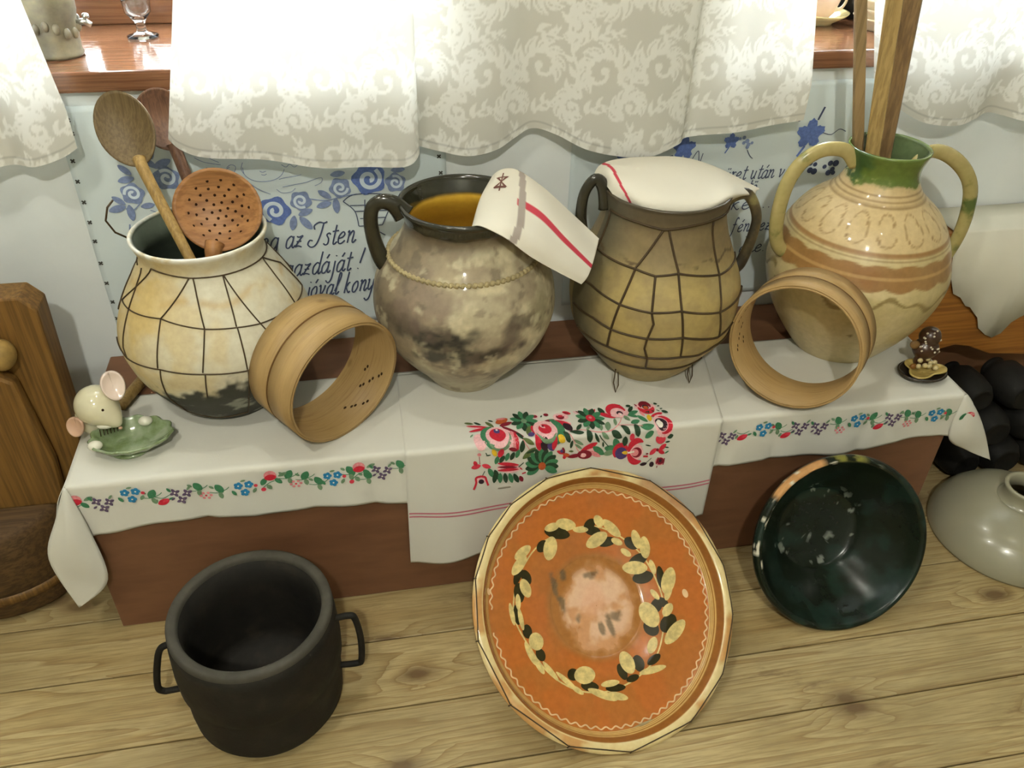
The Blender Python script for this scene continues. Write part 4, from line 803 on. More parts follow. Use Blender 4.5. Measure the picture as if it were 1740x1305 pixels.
# --- jug 4: big jug with green neck and painted bands
R4 = [.0834, .1115, .1355, .1535, .1650, .1690, .1590, .1449, .1202, .0785, .0625, .0710]; H4 = .4083
j4 = thing('clay_jug', 'tall cream two-handled jug with green neck and ochre painted bands', 'jug', (.9388, 1.3038, .3602))
pr, nout = vessel(profile(R4, H4, 150), .007, H4)
def col4(V):
    a = np.degrees(np.arctan2(V[:, 1], V[:, 0])); z = V[:, 2]; n = fbm(V, 16); n2 = fbm(V, 55)
    C = np.tile(rgba('#b9a878', .42), (len(V), 1)); C = cmix(C, rgba('#c9b78a', .42), sstep(.45, .62, n) * .6)
    oc = rgba('#8e6431', .45); oc2 = rgba('#7f6032', .45)
    up = sstep(.262, .275, z); C = cmix(C, rgba('#c5a97a', .45), up * .7)
    ring = lambda z0, h: sstep(h, h * .5, np.abs(z - z0))
    for z0, h in ((.345, .0022), (.338, .0016), (.330, .0020)): C = cmix(C, oc2, ring(z0, h) * .75)
    C = cmix(C, oc, ring(.266, .0045) * .9); C = cmix(C, oc2, ring(.257, .0015) * .6)
    # scratched loops between the rings
    ph = (a % 24) - 12; el = np.abs(np.sqrt((ph / 8.2) ** 2 + ((z - .300) / .022) ** 2) - 1); C = cmix(C, rgba('#8a6c3c', .5), sstep(.09, .03, el) * sstep(.272, .276, z) * .7)
    dots = np.sqrt((((a % 12) - 6) / 1.5) ** 2 + ((z - .287 - .022 * ((a // 12) % 2)) / .004) ** 2); C = cmix(C, rgba('#86683a', .5), sstep(1, .6, dots) * .8)
    sc1 = .246 + .0045 * np.abs(np.sin(np.radians(a * 9))); sc2 = .212 - .007 * np.abs(np.sin(np.radians(a * 9 + 40)))
    C = cmix(C, oc, sstep(sc1 + .002, sc1 - .001, z) * sstep(sc2 - .002, sc2 + .001, z) * (.7 + .4 * n)); C = cmix(C, rgba('#bf9b62', .45), ring(.229, .003) * .6)
    wv = .178 + .011 * np.sin(np.radians(a * 6.5)) + .006 * np.sin(np.radians(a * 17)); th = .006 * (.4 + np.abs(np.sin(np.radians(a * 6.5 + 30)))) + .010 * (n2 - .5)
    C = cmix(C, rgba('#77632f', .45), sstep(th, th * .4, np.abs(z - wv)) * .8)
    g = sstep(.352, .362, z + (n2 - .5) * .03); C = cmix(C, rgba('#5d7030', .2), g); C = cmix(C, rgba('#3e5a34', .15), g * sstep(.5, .62, n) * .8 + 0 * z)
    C = cmix(C, rgba('#a9a868', .3), g * sstep(.60, .68, fbm(V + 2, 34)) * sstep(.39, .37, z))
    inn = np.zeros(len(V)); inn[nout * 200:] = 1; C = cmix(C, rgba('#5c6c48', .18), inn)
    return C
lathe('body', pr, M_glaze, j4, 200, colfn=col4)
M_h4 = NB('cream_green_handle_glaze'); M_h4 = M_h4.fin(M_h4.ramp(M_h4.noise(scale=16), [(.34, '#5a6a38'), (.46, '#a79a62'), (.64, '#b9a873')]), .25, .5)
handle('handle', [(-.060, 0, .380), (-.085, 0, .407), (-.128, 0, .411), (-.162, 0, .392), (-.182, 0, .355), (-.188, 0, .305), (-.184, 0, .258), (-.170, 0, .225), (-.142, 0, .205)], .0125, M_h4, j4, 1.5, ends=.62)
handle('handle', [(.060, 0, .376), (.085, 0, .398), (.125, 0, .388), (.168, 0, .357), (.195, 0, .317), (.206, 0, .262), (.203, 0, .21), (.186, 0, .165), (.150, 0, .145)], .0125, M_h4, j4, 1.5, ends=.62)

# ------------------------------------------------------------------ napkins in the jars
def patch_cloth(name, label, rows, colfn, nu=110, nv=70, cat='napkin'):
    rows = [crv(r, nu + 1) for r in rows]; rows = np.array(rows)  # k x (nu+1) x 3
    cols = np.array([crv(rows[:, i], nv + 1) for i in range(nu + 1)]).transpose(1, 0, 2)
    V = cols.reshape(-1, 3); base = V.mean(0); base[2] = V[:, 2].min()
    C = []
    for j in range(nv + 1):
        for i in range(nu + 1): C.append(colfn(i / nu, j / nv))
    F = [(j * (nu + 1) + i, j * (nu + 1) + i + 1, (j + 1) * (nu + 1) + i + 1, (j + 1) * (nu + 1) + i) for j in range(nv) for i in range(nu)]
    o = mesh(name, V - base, F, M_clothvc, None, col=C, loc=tuple(base)); solid(o, .0014); tag(o, label, cat); return o, lambda u, v, off: tuple(cols[int(round(v * nv)), int(round(u * nu))] - base + np.array((-.1, -.75, .65)) * off)
WHT = L4('#e3ddcd'); RED = L4('#c2404f'); GRY = L4('#a89c92')
def cn2(u, v):
    if abs(u - .50 + .10 * (v - .5) ** 2) < .022: return GRY
    if u > .47 and abs(v - .46) < .034: return RED
    return WHT
np_o, np_s = patch_cloth('napkin', 'white napkin with red stripe hanging out over the dark-rimmed jar', [
    [(.222, 1.362, .660), (.232, 1.37, .722), (.268, 1.37, .738), (.310, 1.332, .722), (.354, 1.288, .690), (.397, 1.245, .657)],
    [(.200, 1.320, .650), (.206, 1.312, .715), (.250, 1.306, .728), (.292, 1.262, .724), (.332, 1.222, .688), (.377, 1.200, .642)],
    [(.178, 1.240, .650), (.182, 1.232, .708), (.226, 1.205, .727), (.272, 1.180, .703), (.318, 1.175, .662), (.362, 1.176, .626)],
    [(.172, 1.212, .655), (.174, 1.200, .716), (.214, 1.172, .712), (.260, 1.165, .676), (.305, 1.165, .645), (.350, 1.170, .615)]], cn2)
M_mono = plain('brown_monogram_thread', '#6d4a42', .8, .1)
stitch('stitched_monogram', [(line2d(l, .016), 0) for l in ([(.30, .16), (.38, .30)], [(.38, .16), (.30, .30)], [(.30, .16), (.38, .16)], [(.30, .30), (.38, .30)], [(.34, .10), (.34, .36)])], np_s, [M_mono], np_o)
def cn3(u, v):
    if abs(u - .22 + .06 * v) < .018: return RED
    return WHT
patch_cloth('napkin', 'white napkin with a thin red stripe stuffed in the netted jug', [
    [(.405, 1.335, .722), (.418, 1.350, .742), (.459, 1.378, .742), (.528, 1.392, .738), (.588, 1.388, .735), (.645, 1.368, .722), (.712, 1.334, .695)],
    [(.412, 1.300, .735), (.420, 1.300, .757), (.456, 1.310, .754), (.520, 1.305, .752), (.585, 1.310, .746), (.642, 1.318, .730), (.716, 1.326, .694)],
    [(.420, 1.262, .728), (.428, 1.258, .745), (.455, 1.240, .745), (.515, 1.225, .742), (.575, 1.238, .738), (.632, 1.280, .731), (.705, 1.316, .695)],
    [(.436, 1.244, .705), (.440, 1.236, .727), (.462, 1.212, .725), (.512, 1.198, .722), (.562, 1.200, .726), (.614, 1.224, .732), (.694, 1.302, .694)],
    [(.450, 1.250, .690), (.452, 1.246, .700), (.470, 1.228, .690), (.512, 1.216, .688), (.556, 1.212, .695), (.600, 1.232, .704), (.650, 1.285, .716)]], cn3)

# ------------------------------------------------------------------ wooden utensils in the cream pot
def spoon(name, label, head, neck, tail, hw, hl, mat, mat2, normal, hr=.0075, holes=False, dish=.35):
    head, neck, tail = map(np.array, (head, neck, tail)); t = thing(name, label, 'utensil', tuple(tail))
    ax = head - neck; ax = ax / np.linalg.norm(ax); nrm = np.array(normal, float); nrm -= ax * (nrm @ ax); nrm /= np.linalg.norm(nrm); sd = np.cross(ax, nrm)
    nr, na = 12, 40
    def bowl(off, dep):
        V = []
        for i in range(nr + 1):
            r = i / nr
            for k in range(na):
                a = 2 * PI * k / na; taper = 1 - .12 * (math.cos(a) < 0) * abs(math.cos(a)) ** 2
                d = -dep * (1 - r * r) + off
                V.append(head - tail + ax * (hl * r * math.cos(a)) + sd * (hw * r * math.sin(a) * taper) + nrm * d)
        return V
    top = bowl(.0, hw * dish); bot = bowl(-.006, hw * dish * 1.15)
    V = top + bot; F = []; n0 = len(top); hole = set()
    if holes:
        pass
    for i in range(nr):
        for k in range(na):
            k2 = (k + 1) % na; F.append((i * na + k, i * na + k2, (i + 1) * na + k2, (i + 1) * na + k)); F.append((n0 + i * na + k2, n0 + i * na + k, n0 + (i + 1) * na + k, n0 + (i + 1) * na + k2))
    for k in range(na):
        k2 = (k + 1) % na; F.append((nr * na + k, nr * na + k2, n0 + nr * na + k2, n0 + nr * na + k))
    mesh('spoon_head', V, F, mat, t)
    P = crv([head - ax * hl * .8 - nrm * .004 - tail, neck - tail, (neck * .5 + tail * .5) - tail, (0, 0, 0)], 40)
    r = hr * (1 + .25 * np.linspace(1, 0, 40) ** 3); tube('handle', P, r, mat2, t, 12)
    return t, head - tail, ax, sd, nrm
VIEW = (-.15, -.83, .5)
spoon('wooden_spoon', 'plain brown wooden spoon with oval head leaning left in the cream pot', (-.338, 1.345, .842), (-.317, 1.315, .785), (-.245, 1.235, .60), .043, .058, M_spoon, M_spoonlight, VIEW, .0085)
spoon('wooden_ladle', 'dark wooden ladle behind the plain spoon, half hidden by the curtain', (-.300, 1.442, .822), (-.286, 1.430, .765), (-.235, 1.350, .58), .042, .050, M_ladle, M_ladle, (.1, -.9, .35), .0095, False, .5)
M_skim = wood('reddish_skimmer_wood', '#a87848', '#96673c', '#6b4728', 0, .6, .45, False)
sk, hc, ax, sd, nn = spoon('wooden_skimmer', 'round reddish wooden skimmer with drilled holes standing in the cream pot', (-.222, 1.315, .716), (-.236, 1.285, .655), (-.240, 1.262, .56), .070, .066, M_skim, M_skim, (-.05, -.80, .45), .0125, False, .30)
M_hole = plain('dark_drilled_hole', '#2c1a0e', .9, .1)
hg = []
HP = [(r_ * math.cos(a_ + r_ * 9), r_ * math.sin(a_ + r_ * 9)) for r_, cnt in ((.0, 1), (.013, 6), (.025, 10), (.037, 14), (.048, 14)) for a_ in np.linspace(0, 2 * PI, cnt, endpoint=False)]
for (u, v) in HP:
    rr2 = (u / .066) ** 2 + (v / .070) ** 2; p = np.array(hc) + ax * u + sd * v - nn * (.070 * .30 * (1 - rr2) - .0006)
    ring = [p + ax * .0024 * math.cos(t) + sd * .0024 * math.sin(t) for t in np.linspace(0, 2 * PI, 8, endpoint=False)]
    hg.append(([p + nn * .0002] + ring, [(0, 1 + k, 1 + (k + 1) % 8) for k in range(8)]))
tag(joined('drilled_holes', hg, M_hole, sk), kind='stuff')

# ------------------------------------------------------------------ sieves (bent wood hoops)
def hoop(name, label, C0, n, R, L, split, seed):
    t = thing(name, label, 'sieve', C0)
    z = Vector(n).normalized(); q = z.to_track_quat('Z', 'Y'); t.rotation_mode = 'QUATERNION'; t.rotation_quaternion = q
    th = .0035
    def ring(r0, r1, z0, z1): return [(r0, z0), (r1, z0), (r1, z1), (r0, z1), (r0, z0)]
    lathe('inner_hoop', ring(R - 2 * th, R - th, -L + .004, 0), M_hoop, t, 96)
    lathe('outer_hoop', ring(R - th, R, -L, -split - .003), M_hoop, t, 96)
    lathe('front_hoop', ring(R - th, R, -split + .0005, -.0005), M_hoop, t, 96)
    tube('groove_shade', [((R - .0012) * math.cos(a), (R - .0012) * math.sin(a), -split - .0012) for a in np.linspace(0, 2 * PI, 96, endpoint=False)], .0022, M_grooveshade, t, 6, True)  # dark ring stands in for the shade inside the gap between the hoops
    return t
M_grooveshade = plain('groove_shade_brown', '#5f4422', .8, .2)
b = NB('bent_beech_hoop'); cyl = b.tc(); g = b.noise(b.mapv((3, 3, 55)), 3, 5, .6); gg = b.noise(scale=9, detail=3); kn = b.voro(b.mapv((9, 9, 16)), 1.0)
c_ = b.ramp(g, [(.3, '#8f7145'), (.5, '#a68857'), (.7, '#96784b')]); c_ = b.mix(b.ramp(gg, [(.4, .0), (.7, .5)]), c_, '#ad9063'); c_ = b.mix(b.ramp(kn, [(.05, .8), (.13, 0.0)]), c_, '#5e3f1e')
b.bump(g, .15, .002); M_hoop = b.fin(c_, .5, .35)
s1 = hoop('sieve_hoop', 'pale bentwood sieve hoop leaning on the cream netted pot', (-.0458, 1.1471, .4733), (.6177, -.7807, -.0942), .1133, .105, .056, 1)
s2 = hoop('sieve_hoop', 'bentwood sieve hoop leaning between the netted jug and the green-necked jug', (.7281, 1.1114, .4888), (-.6748, -.7271, .1259), .1159, .1066, .050, 2)
M_burn = plain('burnt_stitch_hole', '#3b2a18', .8, .1)
for s, R, a0 in ((s1, .1133, 335), (s2, .1159, 205)):
    hg = []
    for da, dz0 in ((0, -.02), (3.5, -.024), (9, -.034), (13, -.038), (19, -.046), (22, -.05), (2, -.055), (6, -.058), (30, -.018), (34, -.022), (40, -.032), (43, -.036), (48, -.044)):
        a = D(a0 - da); r = R - .0071 - .0004; cc = np.array((r * math.cos(a), r * math.sin(a), dz0)); tx = np.array((-math.sin(a), math.cos(a), 0)); zz = np.array((0, 0, 1.0)); inn = np.array((-math.cos(a), -math.sin(a), 0))
        ring = [cc + tx * .0032 * math.cos(q) + zz * .0022 * math.sin(q) for q in np.linspace(0, 2 * PI, 8, endpoint=False)]
        hg.append(([cc + inn * .0003] + ring, [(0, 1 + k, 1 + (k + 1) % 8) for k in range(8)]))
    tag(joined('stitch_holes', hg, M_burn, s), kind='stuff')

# ------------------------------------------------------------------ wooden sticks in the tall jug
def stick(name, label, p0, p1, w0, w1, th, mat):
    p0, p1 = np.array(p0), np.array(p1); t = thing(name, label, 'stick', tuple(p0)); d = (p1 - p0); L = np.linalg.norm(d); z = Vector(d / L)
    x = Vector((1, -.25, 0)); x = (x - z * x.dot(z)).normalized(); y = z.cross(x)
    V = []
    for k in range(9):
        s = k / 8; c = Vector(d * s); w_ = (w0 + (w1 - w0) * s) / 2; h = th / 2; e = .25
        for a, b_ in ((-w_, -h * e), (-w_ * .8, -h), (w_ * .8, -h), (w_, -h * e), (w_, h * e), (w_ * .8, h), (-w_ * .8, h), (-w_, h * e)): V.append(c + x * a + y * b_)
    F = [(k * 8 + i, k * 8 + (i + 1) % 8, (k + 1) * 8 + (i + 1) % 8, (k + 1) * 8 + i) for k in range(8) for i in range(8)] + [tuple(range(7, -1, -1)), tuple(64 + i for i in range(8))]
    mesh('shaft', V, F, mat, t, smooth=False)
    return t
M_st1 = wood('tan_stick', '#98805a', '#846c48', '#5c4a2e', 2, .8, .5, False); M_st2 = wood('yellow_stick', '#a98d56', '#957946', '#6c5630', 2, .8, .5, False); M_st3 = wood('brown_paddle', '#8c7049', '#785c3a', '#4c3822', 2, .8, .5, True)
stick('wooden_stick', 'thin tan wooden stick, leftmost of the three in the tall jug', (.958, 1.320, .50), (.806, 1.366, 1.16), .019, .021, .014, M_st1)
stick('wooden_stick', 'yellowish middle wooden stick in the green-necked tall jug', (.915, 1.255, .50), (.884, 1.362, 1.16), .022, .030, .014, M_st2)
stick('wooden_paddle', 'broad brown wooden paddle shaft, rightmost in the tall jug', (.945, 1.290, .50), (.932, 1.385, 1.16), .030, .046, .018, M_st3)

# ------------------------------------------------------------------ figurine dishes on the bench
M_cream = plain('cream_porcelain_glaze', '#cfc8a8', .12, .6, .08, 20, 0, .5); M_earpink = plain('pink_white_porcelain', '#dcc8ba', .12, .6, .06, 20, 0, .5); M_earpink2 = plain('pink_ear_glaze', '#c09a80', .15, .6, .06, 20, 0, .5)
M_pawwhite = plain('white_porcelain', '#d9d6c4', .12, .6, .04, 20, 0, .5)
b = NB('green_leaf_glaze'); _v = b.noise(scale=40, detail=4); M_leafgl = b.fin(b.ramp(_v, [(.3, '#5f7040'), (.5, '#7b8c66'), (.7, '#94a084')]), .1, .6, .6)
md_ = thing('mouse_dish', 'green leaf-shaped porcelain dish with a cream mouse leaning over it', 'dish', (-.412, 1.178, .3602))
def leafdish(u, v):
    a = 2 * PI * u; rx = .064 * (1 + .10 * math.cos(a) + .035 * math.cos(13 * a)) ; ry = .047 * (1 + .035 * math.cos(13 * a))
    r = v; h = .003 + .026 * r ** 2.6 + .0010 * math.cos(13 * a) * r * r
    return (rx * r * math.cos(a), ry * r * math.sin(a), h)
o = mesh('leaf_dish', *gridgeo(leafdish, 104, 14), M_leafgl, md_); solid(o, .004, 1)
lathe('foot', [(.001, 0), (.034, 0), (.036, .003), (.030, .006), (.001, .006)], M_leafgl, md_, 40)
def headfn(p):
    # stretched towards the snout (+x, -y, down)
    s = max(0, p.x) ** 2; return (p.x * (1 + .45 * s), p.y * (1 - .30 * s), p.z * (1 - .32 * s))
Rh = Matrix.Rotation(D(-38), 3, 'Z') @ Matrix.Rotation(D(28), 3, 'Y')
bodyV, bodyF = ellip((-.047, .040, .062), (.037, .035, .034), 28, 18, Rh, headfn)
bV2, bF2 = ellip((-.060, .050, .032), (.031, .028, .032), 24, 14)
k = len(bodyV); o = mesh('mouse_body', bodyV + bV2, bodyF + [tuple(i + k for i in f) for f in bF2], M_cream, md_)
rm = o.modifiers.new('remesh', 'REMESH'); rm.mode = 'VOXEL'; rm.voxel_size = .0022; rm.use_smooth_shade = True
sm_ = o.modifiers.new('smooth', 'SMOOTH'); sm_.iterations = 8
def cup_ear(name, c, r, nrm, mat, roll=0):
    q = Vector(nrm).normalized().to_track_quat('Z', 'X').to_matrix()
    def fn(u, v): a = 2 * PI * u; p = q @ Vector((r[0] * v * math.cos(a), r[1] * v * math.sin(a) * (1 + .1 * math.cos(a)), r[0] * .28 * v * v)); return (p.x + c[0], p.y + c[1], p.z + c[2])
    o = mesh(name, *gridgeo(fn, 28, 8), mat, md_); solid(o, .004); return o
cup_ear('ear', (-.014, .044, .097), (.025, .018), (.35, -.8, .45), M_earpink)
cup_ear('ear', (-.082, .022, .036), (.017, .015), (-.25, -.85, .35), M_earpink2)
for c in ((.022, .036, .024), (-.047, -.022, .026)): mesh('paw', *ellip(c, (.012, .010, .008), 16, 10), M_pawwhite, md_)
mesh('snout_tuft', *ellip((-.034, .012, .040), (.014, .007, .006), 14, 8), M_pawwhite, md_)
mesh('nose', *ellip((-.012, .012, .032), (.0035, .0035, .003), 10, 6), M_earpink2, md_)
mesh('eye', *ellip((-.030, .012, .072), (.0022, .0022, .0022), 8, 6), M_hole, md_)
joined('whisker_strokes', [tubegeo([(-.044 + .005 * q, .010 + .002 * q, .034), (-.044 + .005 * q + .001, .004 + .002 * q, .024)], .0008, 5) for q in range(6)], M_hole, md_)

hd = thing('hedgehog_dish', 'small dark oval dish with a white-dotted brown figure on a cream leaf', 'dish', (1.048, 1.160, .3602))
M_dkplate = plain('dark_brown_plate_glaze', '#2e261e', .2, .5, .15, 20, 0, .3); M_creamleaf = plain('cream_leaf_glaze', '#b29a58', .25, .5, .15, 60, 0, .3); M_fig = plain('brown_figure_glaze', '#3d2414', .3, .5, .2, 60, 0, .3); M_peb = plain('cream_pebble', '#c2b283', .3, .5, .12, 80)
def dish(u, v): a = 2 * PI * u; return (.047 * v * math.cos(a), .036 * v * math.sin(a), .003 + .012 * v ** 3)
o = mesh('plate', *gridgeo(dish, 48, 10), M_dkplate, hd); solid(o, .004, 1)
def cleaf(u, v):
    a = 2 * PI * u; r = v * (.82 + .20 * math.cos(3 * a + .6)); return (.045 * r * math.cos(a) + .002, .034 * r * math.sin(a), .0085 + .010 * v ** 2)
o = mesh('leaf', *gridgeo(cleaf, 48, 8), M_creamleaf, hd); solid(o, .003, 1)
figV, figF = ellip((.012, .026, .046), (.026, .022, .022), 24, 14); f2V, f2F = ellip((.014, .028, .072), (.021, .019, .020), 24, 14)
f3V, f3F = ellip((.010, .022, .022), (.018, .012, .016), 18, 10)
k1 = len(figV); k2 = k1 + len(f2V)
o = mesh('figure_body', figV + f2V + f3V, figF + [tuple(i + k1 for i in f) for f in f2F] + [tuple(i + k2 for i in f) for f in f3F], M_fig, hd)
rm = o.modifiers.new('remesh', 'REMESH'); rm.mode = 'VOXEL'; rm.voxel_size = .002; rm.use_smooth_shade = True
mesh('ear', *ellip((-.018, .022, .060), (.012, .005, .009), 12, 8, Matrix.Rotation(D(35), 3, 'Y')), plain('tan_ear', '#7a5c34', .4), hd)
gg_ = []
for c, R3_, r3 in (((.012, .026, .046), (.026, .022, .022), 11), ((.014, .028, .072), (.021, .019, .020), 9)):
    for q in range(r3):
        a = -PI / 2 + (random.random() - .5) * 2.4; e = (random.random() - .35) * 1.6
        gg_.append(ellip((c[0] + R3_[0] * math.cos(e) * math.cos(a), c[1] + R3_[1] * math.cos(e) * math.sin(a), c[2] + R3_[2] * math.sin(e)), (.0024, .0018, .0022), 8, 6))
joined('white_dots', gg_, plain('white_dot_slip', '#c9bda6', .4), hd)
for q, (dx, dy, dz) in enumerate(((-.010, .002, .022), (.002, .0, .024), (.010, -.002, .023), (.018, .006, .024), (.028, .008, .023), (.022, -.006, .020), (-.002, .012, .028), (.014, .012, .030))):
    mesh('pebble', *ellip((dx, dy, dz), (.0055, .0045, .005), 10, 7), M_peb, hd)
mesh('mouth', *ellip((-.018, .006, .020), (.007, .005, .006), 12, 8), plain('ochre_spot', '#7c5220', .4), hd)

st_ = thing('short_stick', 'short pale wooden stick lying behind the mouse dish', 'stick', (-.445, 1.282, .3605))
tube('shaft', [(0, 0, .011), (.012, .035, .011), (.026, .078, .011)], .0105, M_spoonlight, st_, 10)

# ------------------------------------------------------------------ things on the floor
# black iron pot
M_iron = NB('sooty_black_iron'); _n = M_iron.noise(scale=18, detail=5); M_iron.bump(_n, .5, .004); M_iron = M_iron.fin(M_iron.ramp(_n, [(.3, '#110f0b'), (.55, '#1b1812'), (.75, '#2a251c')]), .75, .3)
M_rim = plain('worn_grey_iron_rim', '#403d34', .75, .3, .2, 25)
bp = thing('iron_pot', 'sooty black round iron pot with two loop handles on the floor', 'pot', (-.2221, .9045, .0006))
out = [(.001, 0), (.100, 0), (.114, .006), (.1225, .022), (.1245, .05), (.1245, .100), (.1255, .108), (.1300, .116), (.1310, .150), (.1285, .20), (.1265, .222)]
rimp = [(.1262, .2215), (.1255, .230), (.1215, .2325), (.1130, .2320), (.1095, .229), (.1085, .222)]
inn = [(.1085, .2225), (.1075, .16), (.1065, .05), (.100, .022), (.001, .018)]
lathe('body', out + [(.118, .224), (.1095, .2225)] + inn, M_iron, bp, 72); lathe('rim', rimp, M_rim, bp, 72)
for sg in (-1, 1):
    P = [(sg * .120, 0, .193), (sg * .148, 0, .199), (sg * .158, 0, .190), (sg * .163, 0, .14), (sg * .160, 0, .085), (sg * .152, 0, .074), (sg * .120, 0, .073)] if sg > 0 else [(-.120, 0, .185), (-.142, 0, .18), (-.156, 0, .14), (-.166, 0, .088), (-.160, 0, .074), (-.148, 0, .072), (-.120, 0, .072)]
    V, F = tubegeo(crv(P, 40), .0055, 10); o = mesh('handle', V, F, M_iron, bp); o.rotation_euler = (0, 0, D(-4) if sg > 0 else D(4))

# large painted bowl leaning on the bench
n_ = Vector((.1444, -.5877, .7961)).normalized(); C_ = Vector((.3612, .911 - .021, .1462))
pb = thing('painted_bowl', 'large orange slip-painted bowl with a leaf wreath leaning on the bench', 'bowl', C_)
up_ = (Vector((0, 0, 1)) - n_ * n_.z).normalized(); rt_ = up_.cross(n_); Mx = Matrix((rt_, up_, n_)).transposed(); pb.rotation_mode = 'QUATERNION'; pb.rotation_quaternion = Mx.to_quaternion()
# profile (r, depth) inside then outside
PIN = [(.001, -.058), (.05, -.057), (.082, -.0555), (.092, -.0525), (.13, -.042), (.17, -.036), (.2015, -.030), (.207, -.027), (.2115, -.0215), (.2145, -.015), (.219, -.0055), (.222, -.002), (.228, 0.0), (.2345, -.0005), (.2385, -.004)]
POUT = [(.2380, -.010), (.233, -.015), (.222, -.022), (.195, -.050), (.14, -.074), (.100, -.084), (.095, -.092), (.085, -.092), (.082, -.085), (.001, -.085)]
PP = crv(PIN, 130).tolist(); PP = [(max(a, .001), b_) for a, b_ in PP]; nin = len(PP)
def colp(V):
    r = np.hypot(V[:, 0], V[:, 1]); a = np.degrees(np.arctan2(V[:, 1], V[:, 0])); n = fbm(V, 18); n2 = fbm(V, 60)
    C = np.tile(rgba('#b06428', .22), (len(V), 1)); C = cmix(C, rgba('#a0662c', .22), sstep(.45, .62, n) * .5)
    C = cmix(C, rgba('#9f6a34', .2), sstep(.10, .085, r))
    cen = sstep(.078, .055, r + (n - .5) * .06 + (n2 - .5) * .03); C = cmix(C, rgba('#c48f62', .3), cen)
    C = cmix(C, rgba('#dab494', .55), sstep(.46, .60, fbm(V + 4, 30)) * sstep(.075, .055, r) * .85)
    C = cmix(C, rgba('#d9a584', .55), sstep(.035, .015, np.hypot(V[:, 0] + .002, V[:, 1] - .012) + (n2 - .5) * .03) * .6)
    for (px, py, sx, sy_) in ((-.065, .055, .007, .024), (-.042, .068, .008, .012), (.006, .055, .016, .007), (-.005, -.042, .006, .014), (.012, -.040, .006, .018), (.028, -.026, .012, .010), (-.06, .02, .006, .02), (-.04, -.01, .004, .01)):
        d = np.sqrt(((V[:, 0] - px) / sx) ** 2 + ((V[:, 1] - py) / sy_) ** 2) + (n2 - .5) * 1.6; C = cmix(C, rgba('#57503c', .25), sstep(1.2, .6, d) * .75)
    st = sstep(.2045, .2060, r); C = cmix(C, rgba('#9c6f34', .25), st)
    for r0 in (.2065, .2085, .2105, .2130): C = cmix(C, rgba('#d2ad6a', .25), sstep(.0008, .0003, np.abs(r - r0)))
    wall_ = sstep(.2138, .2146, r) * sstep(.2215, .2200, r); C = cmix(C, rgba('#8a5520', .25), wall_ * .85)
    C = cmix(C, rgba('#d6c08a', .3), sstep(.2205, .222, r)); C = cmix(C, rgba('#b98a50', .35), sstep(.222, .224, r) * sstep(.5, .62, n))
    wear = sstep(20, 26, a) * sstep(58, 50, a) * sstep(.2205, .2225, r); C = cmix(C, rgba('#a07046', .5), wear * .8)
    ou = np.zeros(len(V)); ou[nin * 160:] = 1; C = cmix(C, rgba('#b3804c', .6), ou)
    return C
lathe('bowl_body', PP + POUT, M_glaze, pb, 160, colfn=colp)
PR = np.array(PIN)
def pz_(r): return float(np.interp(r, PR[:, 0], PR[:, 1]))
def psf(x, y, off): r = math.hypot(x, y); return (x, y, pz_(r) + off)
M_slip = plain('cream_slip_line', '#dcb98a', .3, .5, .08); M_lleaf = plain('yellow_cream_leaf_slip', '#cdb777', .25, .5, .22, 90); M_dleaf = plain('dark_brown_leaf_slip', '#2f2a12', .22, .5, .15, 90)
wl = [(np.array(((.2005 + .0022 * math.sin(70 * a)) * math.cos(a), (.2005 + .0022 * math.sin(70 * a)) * math.sin(a), 0))) for a in np.linspace(0, 2 * PI, 900, endpoint=False)]
for p in wl: p[2] = pz_(math.hypot(p[0], p[1])) + .0004
keep = [i for i in range(900) if not (413 < i < 438)]
V, F = tubegeo(np.array([wl[i % 900] for i in range(438, 438 + 874)]), .0014, 5); mesh('wavy_slip_line', V, F, M_slip, pb)
def pm(X, Y): return ((X - 577) / 551.5 * .239, (650 - Y) / 609.0 * .239)
